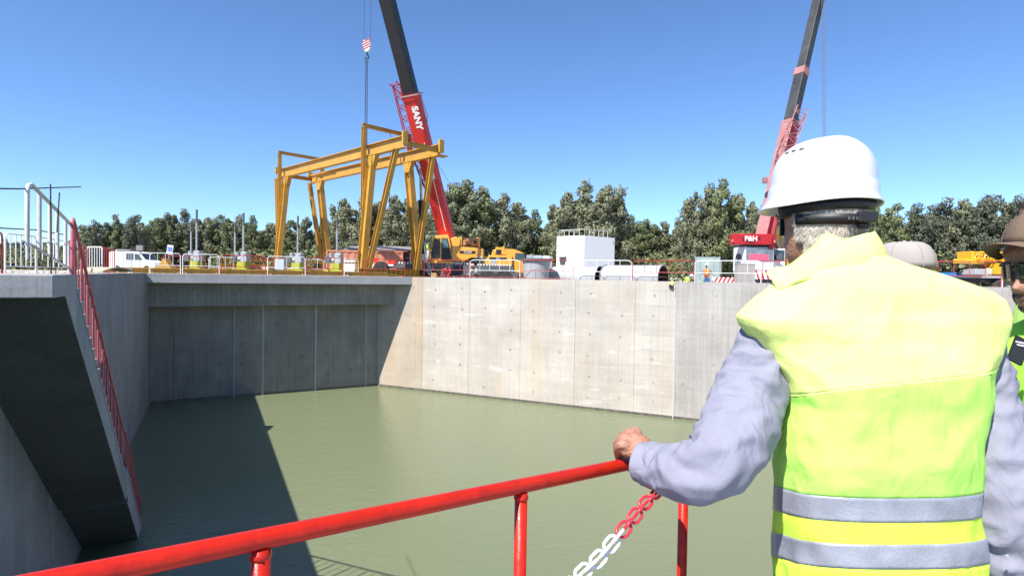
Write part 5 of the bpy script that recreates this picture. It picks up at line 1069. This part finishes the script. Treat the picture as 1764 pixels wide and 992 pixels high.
def sleeve(parent, pts, name, mt, amp=.004, seed=0, n_=64, k_=40, fl_=1.0):
    rs = resample([(P(x, y, d), r) for x, y, d, r in pts], n_); m = MB(); rows = []; d0 = (rs[1][0] - rs[0][0]).normalized(); x = d0.cross(V((0, 1, 0))).normalized(); s = 0
    for i, (p, r) in enumerate(rs):
        d = (rs[min(i + 1, n_ - 1)][0] - rs[max(i - 1, 0)][0]).normalized(); x = (x - d * x.dot(d)).normalized(); y = d.cross(x); row = []
        if i: s += (p - rs[i - 1][0]).length
        for k in range(k_):
            a = 2 * pi * k / k_; q_ = V((cos(a), sin(a), 0)); 
            w1 = noise.noise(V((q_.x * 1.1 + seed, q_.y * 1.1, s * 22))); w2 = noise.noise(V((q_.x * 2 + seed, q_.y * 2, s * 48 + q_.x * 2)))
            cr_ = -abs(w1) * 2.2 + .7; rr_ = r + amp * (1.2 * cr_ + .7 * w2) * (1 if i < n_ - 4 else .2); row.append(p + (x * cos(a) + y * sin(a)) * rr_)
        rows.append(row)
    m.grid(rows); end = rows[-1]; c = sum(end, V()) / k_; m.grid([end, [q + (q - c) * -.06 for q in end], [q + (q - c) * -.07 + (rs[-3][0] - rs[-1][0]) * 1.2 for q in end]])
    return m.build(name, mt, parent, smooth='full', world=True), rs
def hzr(x): return 462.1 + .01553 * x + .9
class Torso:
    def __init__(s, tab, sag): s.tab = tab; s.sag = sag
    def S(s, ang, y, off=0., fold=.0, seed=0.):
        tb_ = s.tab; y = max(tb_[0][0], min(tb_[-1][0], y)); k = 0
        while k < len(tb_) - 2 and y > tb_[k + 1][0]: k += 1
        a, b_ = tb_[k], tb_[k + 1]; f = (y - a[0]) / (b_[0] - a[0]); xl, xr, dc, dd = [a[j] + (b_[j] - a[j]) * f for j in range(1, 5)]
        cx_ = (xl + xr) / 2; aw = (xr - xl) / 2 * dc / F; c, sn = cos(ang), sin(ang); e = 2 / 2.5
        ux, uy = math.copysign(abs(c) ** e, c), math.copysign(abs(sn) ** e, sn)
        C = P(cx_, y, dc); fo = 0
        if fold: fo = fold * (noise.noise(V((ux * 2.2 + seed, uy * 2, y * .012))) + .8 * (.4 - abs(noise.noise(V((ux * 3 - y * .006 + seed, uy * 3, y * .011 + ux * 1.5)))) * 2))
        wx = C.x + (aw + off + fo) * ux; wy = C.y + (dd + off + fo) * uy; yo = y + s.sag * (-uy if uy < 0 else -.5 * uy) * min(1, (y - tb_[0][0]) / 200)
        hz_ = hzr(882 + F * wx / wy); return V((wx, wy, CZ + (hz_ - yo) / F * wy))
def shell(tor, y0f, y1f, parent, name, mt, off=0., fold=.004, seed=0., n_=96, rows=14, solid=.0):
    m = MB(); R_ = []
    for j in range(rows + 1):
        r = []
        for k in range(n_):
            a = 2 * pi * k / n_; y0, y1 = y0f(a), y1f(a); r.append(tor.S(a, y0 + (y1 - y0) * j / rows, off, fold, seed))
        R_.append(r)
    m.grid(R_); return m.build(name, mt, parent, smooth='full', world=True, solid=solid)
def helmet(t, M, mt=HATW):
    m = MB(); rows = []
    prof = [(1.0, .022, 0), (1.06, 0.0, 1), (1.085, -.003, 1), (1.09, .002, 1), (1.07, .006, 1), (1.02, .010, .15), (1.01, .040, 0), (.975, .044, 0), (.972, .05, 0), (.965, .075, 0), (.91, .10, 0), (.81, .122, 0), (.65, .139, 0), (.45, .150, 0), (.22, .1555, 0), (.02, .157, 0)]
    for r, z, vz in prof:
        row = []
        for k in range(72):
            a = 2 * pi * k / 72; f = max(0, cos(a)); vis_ = vz * .034 * f ** 3; lx, ly = .101 * r * sin(a), (.120 if cos(a) > 0 else .119) * r * cos(a) + vis_
            dz = -.008 * vz * f ** 2 - (.010 * (abs(sin(a)) ** 3) if z < .02 else 0) + (.0035 * math.exp(-(lx / .018) ** 2) if z > .05 else 0)
            row.append(M @ V((lx, ly, z * .95 + dz)))
        rows.append(row)
    m.grid(rows, capt=True); h = m.build('helmet', mt, t, smooth='full', world=True, sub=1)
    for s_ in (-1, 1):
        for j in range(3):
            a = s_ * (1.35 + .22 * j); m = MB(); q_ = M @ V((.101 * .81 * sin(a), .118 * .81 * cos(a), .1145)); n_ = (M.to_3x3() @ V((sin(a), cos(a), 1.2))).normalized(); R_ = basis(M.to_3x3() @ V((cos(a), -sin(a), 0)), n_.cross(M.to_3x3() @ V((cos(a), -sin(a), 0)))); m.box(q_, (.010, .004, .003), R_); m.build('vent', DGREY, h, world=True)
    return h
def harness(t, M):
    for z0, z1, a0, a1, o_, nm in ((.014, .036, 60, 300, .013, 'headband'), (-.012, .009, 95, 265, .014, 'nape_strap')):
        rows = []
        for z in (z0, z1): rows.append([M @ headpt(rad(a0 + (a1 - a0) * k / 40), z - (.0 if nm == 'headband' else .006 * sin(pi * k / 40)), o_) for k in range(41)])
        m = MB(); m.grid(rows, closed=False); hb_ = m.build(nm, BLACK, t, smooth='full', world=True, solid=-.004)
    for k in range(12):
        a = rad(148 + 5 * k); q_ = M @ headpt(a, -.006, .0185); MB().box(q_, (.0035, .003, .006)).build('ratchet_slot', DGREY, hb_, world=True)
    m = MB(); m.box(M @ headpt(pi, -.003, .020), (.040, .012, .022)); m.box(M @ headpt(pi, -.020, .018), (.022, .010, .012)); m.build('ratchet', BLACK, t, world=True, bevel=.003)
HAIRM = [mat('hair_grey', (.60, .54, .45), .5, var=.35, sc=60), mat('hair_dark', (.06, .05, .04), .6)]
def hair(t, M, mt, a0, a1, zlow, ztop, n_, seed=0, L=.022):
    rn = random.Random(seed); m = MB()
    rows = [[M @ headpt(rad(a0 + (a1 - a0) * k / 40), zlow(rad(a0 + (a1 - a0) * k / 40)) * (1 - j / 6) + ztop * j / 6, .004 + .003 * min(1, j)) for k in range(41)] for j in range(7)]
    m.grid(rows, closed=False); h = m.build('hair', mt, t, smooth='full', world=True)
    m = MB()
    for i in range(n_):
        a = rad(rn.uniform(a0, a1)); z = zlow(a) + (ztop - zlow(a)) * rn.random(); p = headpt(a, z, .005); q_ = headpt(a + rn.gauss(0, .05), max(-.11, z - L * rn.uniform(.6, 1.1)), rn.uniform(.009, .014)); s_ = (q_ - p).cross(V((sin(a), cos(a), 0))).normalized() * .0011
        m.add([M @ (p - s_), M @ (p + s_), M @ q_], [(0, 1, 2)])
    o = m.build('strands', mt, h, world=True); o['kind'] = 'stuff'; return h
def glasses(t, M, lens):
    m = MB()
    for s_ in (-1, 1):
        rows = []
        for j in range(7):
            z = .020 - .042 * j / 6; rows.append([M @ (headpt(s_ * (.10 + .62 * k / 10), 0.0 if 0 else .002, .012) + V((0, .004 - .006 * (k / 10) ** 2, z - .002 - (.006 * (j / 6) * (k / 10))))) for k in range(11)])
        m.grid(rows, closed=False)
    g = m.build('lenses', lens, t, smooth='full', world=True, solid=.0025)
    m = MB()
    for s_ in (-1, 1): m.tube([M @ (headpt(s_ * .72, .012, .012)), M @ (headpt(s_ * 1.2, .012, .009)), M @ V((s_ * .082, -.01, .014)), M @ V((s_ * .080, -.04, .0))], .0030, 8); m.tube([M @ (headpt(s_ * (.10 + .62 * k / 6), .022, .013)) for k in range(7)], .0022, 6)
    m.tube([M @ headpt(-.12, .012, .014), M @ headpt(0, .014, .014), M @ headpt(.12, .012, .014)], .0025, 6); m.build('frame', BLACK, t, smooth='full', world=True)
    for s_ in (-1, 1): MB().lathe([(.001, -.012), (.009, -.008), (.012, 0), (.009, .008), (.001, .012)], M @ (headpt(s_ * .38, .002, -.006)), 12).build('eye', LETW, t, smooth='full', world=True)

# ---- man in the white helmet
hc = P(1416, 383, 1.27); man = thing('person', V((hc.x, hc.y, fl)), 0, 'man seen from behind in white helmet and yellow hi-vis vest holding the red railing', 'person')
HM = Matrix.Translation(hc) @ Matrix.Rotation(rad(17), 4, 'Z') @ Matrix.Rotation(rad(-2), 4, 'X') @ Matrix.Rotation(rad(1), 4, 'Y')
mb = MB(); head_mb(mb, HM)
nk = [(HM @ V((0, -.01, -.03)), .062), (HM @ V((0, -.018, -.09)), .056), (P(1432, 452, 1.17), .060), (P(1480, 520, 1.17), .065), (P(1500, 660, 1.16), .085), (P(1510, 900, 1.15), .085), (P(1515, 1010, 1.15), .085)]
ed = [(i, i + 1) for i in range(6)]
LA = [(1330, 575, 1.19, .056), (1306, 640, 1.165, .065), (1284, 700, 1.125, .068), (1262, 756, 1.07, .067), (1228, 800, 1.045, .060), (1183, 814, 1.07, .0535), (1143, 806, 1.125, .0455), (1106, 796, 1.165, .040)]
RA = [(1668, 560, 1.17, .045), (1686, 620, 1.16, .050), (1697, 700, 1.14, .055), (1711, 790, 1.11, .062), (1727, 870, 1.09, .0615), (1733, 940, 1.09, .055), (1728, 1000, 1.10, .048), (1715, 1060, 1.12, .042)]
for arm in (LA, RA):
    b_ = len(nk); nk += [(P(x, y, d), r * .7) for x, y, d, r in arm[::2]] + [(P(*arm[-1][:3]), .027)]; ed += [(3, b_)] + [(b_ + i, b_ + i + 1) for i in range(4)]
lw_ = len(nk)
nk.append((P(1104, 772, 1.195), (.027, .030))); ed.append((lw_ - 6, lw_)) if False else ed.append((b_ - 1, lw_))
def finger(root, js, rs):
    i0 = len(nk); 
    for j, r in zip(js, rs): nk.append((P(*j), r))
    ed.append((root, i0)); [ed.append((i0 + k, i0 + k + 1)) for k in range(len(js) - 1)]
FG = [[(1098, 742, 1.24), (1084, 744, 1.27), (1074, 768, 1.285), (1080, 790, 1.275)], [(1087, 743, 1.22), (1070, 752, 1.25), (1066, 774, 1.27), (1072, 795, 1.265)], [(1076, 751, 1.20), (1063, 763, 1.23), (1064, 783, 1.252), (1070, 799, 1.25)], [(1069, 763, 1.18), (1062, 773, 1.205), (1066, 788, 1.235), (1072, 800, 1.24)]]
skinmb(mb, nk, ed, 2)
# the gripping left hand: palm block plus five finger chains, fused by the remesh
h = MB(); hp_ = [(P(1118, 782, 1.185), (.027, .024)), (P(1104, 768, 1.195), (.031, .026)), (P(1092, 758, 1.205), (.034, .024))]; he = [(0, 1), (1, 2)]
skinmb(mb, hp_, he, 2)
skinmb(mb, [(P(1112, 780, 1.18), .021), (P(1094, 778, 1.183), .019), (P(1078, 773, 1.19), .017), (P(1068, 772, 1.20), .013)], [(0, 1), (1, 2), (2, 3)], 2)
skinmb(mb, [(P(1110, 768, 1.2), .022), (P(1094, 757, 1.205), .022), (P(1082, 757, 1.21), .018)], [(0, 1), (1, 2)], 2)
for kk, f in enumerate(FG):
    st_ = [(1100, 762, 1.215), (1096, 762, 1.205), (1092, 766, 1.195), (1090, 772, 1.185)][kk]
    rr_ = [.0105, .0108, .0104, .0092][kk]; skinmb(mb, [(P(*st_), .013), (P(*f[0]), rr_ * 1.15), (P(*f[1]), rr_), (P(*f[2]), rr_ * .92), (P(*f[3]), rr_ * .8)], [(0, 1), (1, 2), (2, 3), (3, 4)], 2)
skinmb(mb, [(P(1112, 775, 1.215), .016), (P(1108, 790, 1.245), .0125), (P(1094, 803, 1.25), .0115), (P(1082, 808, 1.235), .010)], [(0, 1), (1, 2), (2, 3)], 2)
# right hand, low and mostly out of frame
skinmb(mb, [(P(1728, 1000, 1.10), .03), (P(1715, 1060, 1.12), .028), (P(1713, 1092, 1.12), .024)], [(0, 1), (1, 2)], 2)
for k in range(5):
    a = [(1700 + 7 * k, 1085 + (8 if k in (1, 2) else 0), 1.115), (1698 + 6 * k, 1108 + (8 if k in (1, 2) else 0), 1.12), (1700 + 5 * k, 1122 + (8 if k in (1, 2) else 0), 1.135)]
    if k == 4: a = [(1738, 1076, 1.13), (1742, 1090, 1.14), (1738, 1102, 1.15)]
    skinmb(mb, [(P(1714, 1070, 1.12), .02)] + [(P(*q_), .0095) for q_ in a], [(0, 1), (1, 2), (2, 3)], 1)
body = remeshed(mb, 'body', SKIN, man, .0033, 3)
helmet(man, HM @ Matrix.Translation((0, .004, .040)) @ Matrix.Rotation(rad(2), 4, 'X'))
harness(man, HM)
hair(man, HM, HAIRM[0], 92, 268, lambda a: -.085 + .035 * abs(cos(a / 2)) * 1.0 + (.03 if abs(a - pi) > 1.3 else 0), .042, 9000, 1)
glasses(man, HM, mat('blue_lens', (.02, .05, .12), .06, spec=.9))
# vest
VT_ = Torso([(440, 1404, 1512, 1.15, .05), (456, 1376, 1553, 1.155, .07), (468, 1356, 1594, 1.155, .085), (485, 1343, 1646, 1.155, .095), (500, 1327, 1688, 1.155, .10), (515, 1304, 1709, 1.155, .103), (530, 1285, 1715, 1.155, .106), (545, 1270, 1718, 1.15, .108), (560, 1276, 1718, 1.15, .11), (580, 1295, 1714, 1.15, .112), (610, 1317, 1700, 1.145, .115), (650, 1339, 1688, 1.14, .118), (690, 1354, 1677, 1.14, .12), (740, 1347, 1668, 1.13, .12), (790, 1344, 1660, 1.12, .12), (840, 1344, 1659, 1.12, .12), (900, 1344, 1662, 1.12, .122), (960, 1345, 1665, 1.12, .124), (1010, 1347, 1669, 1.12, .125), (1070, 1349, 1675, 1.12, .126)], 22)
def K(v): return lambda a: v
def seam(a): return 655 - 25 * cos(a) + (18 * sin(a) if sin(a) < 0 else 0)
def mix(p, q_): return lambda a: p(a) if callable(p) else p
def b1t(a): return 840 - 3 * cos(a)
def b1b(a): return 882 - 3 * cos(a)
def b2t(a): return 921 - 4 * cos(a)
def b2b(a): return 964 - 3 * cos(a)
yk = shell(VT_, K(441), seam, man, 'vest_yoke', YOKE, .0, .0075, 1.0, rows=46, solid=.002)
shell(VT_, lambda a: seam(a) - 1.5, lambda a: seam(a) + 2.5, man, 'vest_seam', YOKE, .0012, .0075, 1.0, rows=3)
shell(VT_, seam, b1t, man, 'vest_mesh_panel', MESH, -.0015, .0075, 1.0, rows=30, solid=.002)
shell(VT_, b1t, b1b, man, 'reflective_band', REFL, .001, .0070, 1.0, rows=8, solid=.001)
shell(VT_, b1b, b2t, man, 'vest_gap_panel', GAPY, 0, .0070, 1.0, rows=8)
shell(VT_, b2t, b2b, man, 'reflective_band', REFL, .001, .0070, 1.0, rows=8, solid=.001)
shell(VT_, b2b, K(1040), man, 'vest_hem_panel', GAPY, 0, .0070, 1.0, rows=8, solid=.002)
col = [((1505, 452, 1.32), (1478, 412, 1.32)), ((1522, 455, 1.26), (1500, 404, 1.28)), ((1532, 460, 1.19), (1510, 402, 1.22)), ((1530, 468, 1.13), (1505, 398, 1.15)), ((1500, 474, 1.10), (1487, 404, 1.12)), ((1460, 478, 1.09), (1455, 408, 1.11)), ((1420, 478, 1.095), (1424, 402, 1.12)), ((1392, 482, 1.10), (1400, 422, 1.13)), ((1366, 490, 1.11), (1374, 446, 1.14)), ((1350, 500, 1.12), (1352, 458, 1.15)), ((1340, 499, 1.135), (1336, 459, 1.16)), ((1331, 486, 1.15), (1319, 471, 1.17))]
rows = []
for j in range(9):
    f = j / 8; rows.append([P(*[a * (1 - f) + b_ * f for a, b_ in zip(lo, hi)]) + V((0, -.012 * sin(pi * f), .0)) * (1 if 2 < i < 9 else .4) for i, (lo, hi) in enumerate(col)])
fine = []
for r in rows:
    rs = resample([(p, 0) for p in r], 56); fine.append([p + V((0, .0035 * noise.noise(p * 30), .004 * noise.noise(p * 26 + V((4, 0, 0))))) for p, _ in rs])
m = MB(); m.grid(fine, closed=False); m.build('collar', YOKE, man, smooth='full', world=True, solid=.0035)
so_, _ = sleeve(man, LA, 'sleeve', SHIRT, .0068, 3, 110, 64)
sleeve(man, RA, 'sleeve', SHIRT, .0068, 9, 110, 64)
m = MB(); cuf = resample([(P(x, y, d), r) for x, y, d, r in ((1132, 803, 1.14, .044), (1118, 799, 1.152, .0425), (1102, 794, 1.168, .0405))], 14)
d_ = (cuf[-1][0] - cuf[0][0]).normalized(); x_ = d_.cross(V((0, 1, 0))).normalized(); y_ = d_.cross(x_); rows = [[p + (x_ * cos(a) * .98 + y_ * sin(a) * 1.0) * (r + .0015 + .0008 * sin(5 * a)) for a in [2 * pi * k / 40 for k in range(40)]] for p, r in cuf]
m.grid(rows); cu_ = m.build('cuff', SHIRT, man, smooth='full', world=True, solid=.003)
MB().lathe([(.003, -.001), (.0036, .0006), (.003, .001)], P(1736, 958, 1.02), 12, axis='y').build('cuff_button', mat('button', (.35, .35, .4), .3), man, world=True)
TR = Torso([(1000, 1342, 1672, 1.13, .115), (1100, 1344, 1676, 1.13, .12), (1300, 1344, 1674, 1.13, .12)], 10)
shell(TR, K(1001), K(1290), man, 'trousers', NAVY, .004, .004, 5, rows=14)
for s_ in (-1, 1):
    c = V((P(1515, 900, 1.13).x + s_ * .09, 1.13, 0)); MB().tube([V((c.x, 1.13, -.62)), V((c.x, 1.15, -.9)), V((c.x, 1.15, fl + .06))], [.095, .075, .06], 20).build('trouser_leg', NAVY, man, smooth='full', world=True)
    MB().tube([V((c.x, 1.10, fl + .05)), V((c.x, 1.2, fl + .05)), V((c.x - .02, 1.32, fl + .035))], [.045, .05, .035], 16).build('boot', BLACK, man, smooth='full', world=True)

# ---- man with the brown cap at the right edge
hc = P(1808, 458, 1.36); man2 = thing('person', V((hc.x, hc.y, fl)), 0, 'man in brown cap and sunglasses at the right edge looking left', 'person')
HM = Matrix.Translation(hc) @ Matrix.Rotation(rad(100), 4, 'Z') @ Matrix.Rotation(rad(-9), 4, 'X')
mb = MB(); head_mb(mb, HM)
skinmb(mb, [(HM @ V((0, -.01, -.03)), .06), (HM @ V((0, -.03, -.1)), .056), (P(1840, 580, 1.40), .062), (P(1862, 640, 1.43), (.16, .09)), (P(1870, 900, 1.43), (.15, .10)), (P(1775, 700, 1.43), .05), (P(1785, 900, 1.36), .04), (P(1800, 990, 1.27), .036)] + [(P(1792 + 9 * k, 1030 + 5 * (k % 3), 1.24 + .01 * (k % 2)), .014) for k in range(5)], [(0, 1), (1, 2), (2, 3), (3, 4), (3, 5), (5, 6), (6, 7)] + [(7, 8 + k) for k in range(5)], 2)
remeshed(mb, 'body', SKIN2, man2, .0035, 2)
m = MB()
for i in range(260):
    a = random.uniform(-.75, .75); z = random.choice([random.uniform(-.062, -.054), random.uniform(-.108, -.088)]) if abs(a) < .45 else random.uniform(-.1, -.06); p = headpt(a, z, 0); q_ = headpt(a, z - .007, .003); s_ = V((.0008, 0, 0)); m.add([HM @ (p - s_), HM @ (p + s_), HM @ q_], [(0, 1, 2)])
tag(m.build('moustache', HAIRM[1], man2, world=True), kind='stuff')
glasses(man2, HM, mat('green_lens', (.03, .045, .02), .05, spec=.9, var=.4))
hair(man2, HM, HAIRM[1], 80, 280, lambda a: -.05, .04, 1500, 5, .015)
def cap(t, M, mt, brim=.075):
    rows = []
    for j in range(9):
        f = j / 8; z = .035 + .098 * sin(f * pi / 2) ; r = cos(f * pi / 2) ** .5 if f < 1 else .02; rows.append([M @ V((.086 * r * sin(a) * (1 + .012 * cos(6 * a)), (.108 if cos(a) > 0 else .108) * r * cos(a) * (1 + .012 * cos(6 * a)), z)) for a in [2 * pi * k / 48 for k in range(48)]])
    m = MB(); m.grid(rows, capt=True); c = m.build('cap', mt, t, smooth='full', world=True, solid=.002)
    m = MB(); rows = []
    for j in range(7):
        f = j / 6; rows.append([M @ V(((.086 + .004 * f) * sin(a) * (1 - .08 * f), .108 * cos(a) + brim * f * cos(a * 1.05) ** .5 if abs(a) < 1.4 else .1 * cos(a), .037 - .012 * f - .030 * (sin(a) ** 2))) for a in [-1.3 + 2.6 * k / 24 for k in range(25)]])
    m.grid(rows, closed=False); m.build('brim', mt, c, smooth='full', world=True, solid=.0035)
    for k in range(6):
        a = k * pi / 3 + pi / 6; MB().tube([M @ V((.0865 * cos(f * pi / 2) ** .5 * sin(a), .1085 * cos(f * pi / 2) ** .5 * cos(a), .0355 + .098 * sin(f * pi / 2))) for f in (0, .2, .4, .6, .8, .95)], .0012, 5).build('cap_seam', mt, c, world=True)
    MB().lathe([(.008, -.002), (.007, .003), (.002, .005)], M @ V((0, 0, .133)), 10).build('cap_button', mt, c, world=True)
cap(man2, HM @ Matrix.Translation((0, -.008, .011)) @ Matrix.Rotation(rad(15), 4, 'X') @ Matrix.Diagonal((1.05, 1.04, .88, 1)), CAPD, .054)
V2 = Torso([(548, 1790, 1880, 1.42, .06), (560, 1765, 1920, 1.42, .08), (575, 1740, 1960, 1.42, .10), (595, 1727, 1990, 1.42, .11), (620, 1723, 2010, 1.42, .115), (660, 1728, 2010, 1.42, .12), (720, 1742, 2005, 1.42, .125), (780, 1755, 2000, 1.42, .13), (1000, 1765, 2000, 1.42, .13), (1060, 1765, 2000, 1.42, .13)], 14)
shell(V2, K(549), K(700), man2, 'vest_chest', cloth('vest_green2', (.36, .82, .07)), 0, .006, 3, rows=24, solid=.002)
shell(V2, K(700), K(742), man2, 'chest_band', BLACK, .001, .006, 3, rows=6, solid=.001)
shell(V2, K(742), K(1040), man2, 'shirt_body', NAVY, -.002, .006, 3, rows=12)
LMt = mat('green_print', (.35, .75, .08), .6)
for ch_, px, py, s_ in (('L', 1760, 706, .022), ('A', 1762, 727, .026)): text(ch_, LMt, man2, WM(man2).inverted() @ (P(px, py, 1.285)), basis((1, .35, 0), (0, 0, 1)), s_ * 1.3, ext=.002)
m = MB(); m.beam(P(1762, 583, 1.295), P(1747, 624, 1.285), .035, .006, up=(0, -1, 0)); m.build('radio_strap', BLACK, man2, world=True)
m = MB(); [m.beam(P(1749 + k * 1.5, 588 + 5 * k, 1.29), P(1764 + k, 591 + 5 * k, 1.29), .003, .003, up=(0, -1, 0)) for k in (0, 1)]; m.build('strap_print', LETW, man2, world=True)
for s_ in (0, 1): MB().tube([V((1.30 + .2 * s_, 1.42, -.55)), V((1.30 + .2 * s_, 1.42, fl + .05))], [.09, .06], 16).build('trouser_leg', NAVY, man2, smooth='full', world=True)
for s_ in (0, 1): MB().tube([V((1.32 + .2 * s_, 1.42, fl + .05)), V((1.12 + .2 * s_, 1.42, fl + .035))], [.05, .035], 12).build('boot', BLACK, man2, smooth='full', world=True)

# ---- hidden-headed man between them, and the man in the beige cap beyond
def bystander(px, py, d, yaw, label, vestm, shirtm, shoulders, capm=None, nm='x'):
    hc = P(px, py, d); t = thing('person', V((hc.x, hc.y, fl)), 0, label, 'person'); M = Matrix.Translation(hc) @ Matrix.Rotation(rad(yaw), 4, 'Z'); mb = MB(); head_mb(mb, M); c = V((hc.x, hc.y, 0)); z0 = hc.z
    sh = M.to_3x3() @ V((1, 0, 0)); fw_ = M.to_3x3() @ V((0, 1, 0)); q = lambda a, f, z: c + sh * a + fw_ * f + V((0, 0, z))
    pts = [(M @ V((0, -.01, -.03)), .058), (q(0, -.03, z0 - .14), .055), (q(0, -.04, z0 - .26), (.13, .09)), (q(0, -.02, z0 - .5), (.14, .1)), (q(0, 0, z0 - .75), (.14, .1))]; e = [(0, 1), (1, 2), (2, 3), (3, 4)]
    for s_ in (-1, 1):
        b_ = len(pts); pts += [(q(s_ * .19, -.04, z0 - .27), .05), (q(s_ * .25, -.03, z0 - .52), .04), (q(s_ * .22, .16, z0 - .66), .028), (q(s_ * .21, .22, z0 - .68), .03)]; e += [(2, b_), (b_, b_ + 1), (b_ + 1, b_ + 2), (b_ + 2, b_ + 3)]
        for k in range(5): pts.append((q(s_ * (.17 + .018 * k), .30 if k < 4 else .26, z0 - .69), .016)); e.append((b_ + 3, len(pts) - 1))
        b_ = len(pts); pts += [(q(s_ * .1, 0, z0 - .85), .08), (q(s_ * .1, .02, (z0 - .85 + fl) / 2), .055), (q(s_ * .1, 0, fl + .08), .04), (q(s_ * .1, .12, fl + .05), .04)]; e += [(4, b_), (b_, b_ + 1), (b_ + 1, b_ + 2), (b_ + 2, b_ + 3)]
    skinmb(mb, pts, e, 1); remeshed(mb, 'body', SKIN2, t, .0045, 1)
    def cl(name, mt, pts, e): m_ = MB(); skinmb(m_, pts, e, 2); m_.build(name, mt, t, smooth='full', world=True)
    cl('shirt', shirtm, [(q(0, -.02, z0 - .8), (.17, .13)), (q(0, -.03, z0 - .5), (.17, .13)), (q(0, -.04, z0 - .27), (.16, .12)), (q(0, -.03, z0 - .17), .07)] + [(q(s_ * .19, -.04, z0 - .27), .07) for s_ in (-1, 1)] + [(q(s_ * .26, -.03, z0 - .52), .062) for s_ in (-1, 1)] + [(q(s_ * .225, .13, z0 - .65), .05) for s_ in (-1, 1)], [(0, 1), (1, 2), (2, 3), (2, 4), (2, 5), (4, 6), (5, 7), (6, 8), (7, 9)])
    cl('vest', vestm, [(q(0, -.02, z0 - .78), (.185, .145)), (q(0, -.03, z0 - .5), (.185, .145)), (q(0, -.04, z0 - .28), (.18, .135)), (q(0, -.04, z0 - .2), .10)] + [(q(s_ * .17, -.04, z0 - .26), .085) for s_ in (-1, 1)], [(0, 1), (1, 2), (2, 3), (2, 4), (2, 5)])
    cl('trousers', NAVY, [(q(0, 0, z0 - .75), (.15, .12))] + [(q(s_ * .1, 0, z0 - .9), .105) for s_ in (-1, 1)] + [(q(s_ * .1, .02, (z0 - .85 + fl) / 2), .08) for s_ in (-1, 1)] + [(q(s_ * .1, 0, fl + .1), .065) for s_ in (-1, 1)], [(0, 1), (0, 2), (1, 3), (2, 4), (3, 5), (4, 6)])
    glasses(t, M, GLASS)
    for s_ in (-1, 1): MB().tube([q(s_ * .1, -.06, fl + .045), q(s_ * .1, .06, fl + .045), q(s_ * .1, .18, fl + .03)], [.045, .05, .032], 12).build('boot', BLACK, t, smooth='full', world=True)
    if capm: cap(t, M, capm)
    else: hair(t, M, HAIRM[1], 0, 360, lambda a: .0 if abs(((a + pi) % (2 * pi)) - pi) > 1.2 else .07, .116, 1500, 3)
    return t
bystander(1816, 388, 1.95, 60, 'man in lime vest over mustard shirt mostly hidden behind the brown capped man', cloth('vest_pale', (.62, .92, .25)), MUST, 0)
bystander(1556, 476, 2.15, 25, 'man in a beige cap whose cap top shows behind the white helmeted man', GAPY, MUST, 0, CAPB)
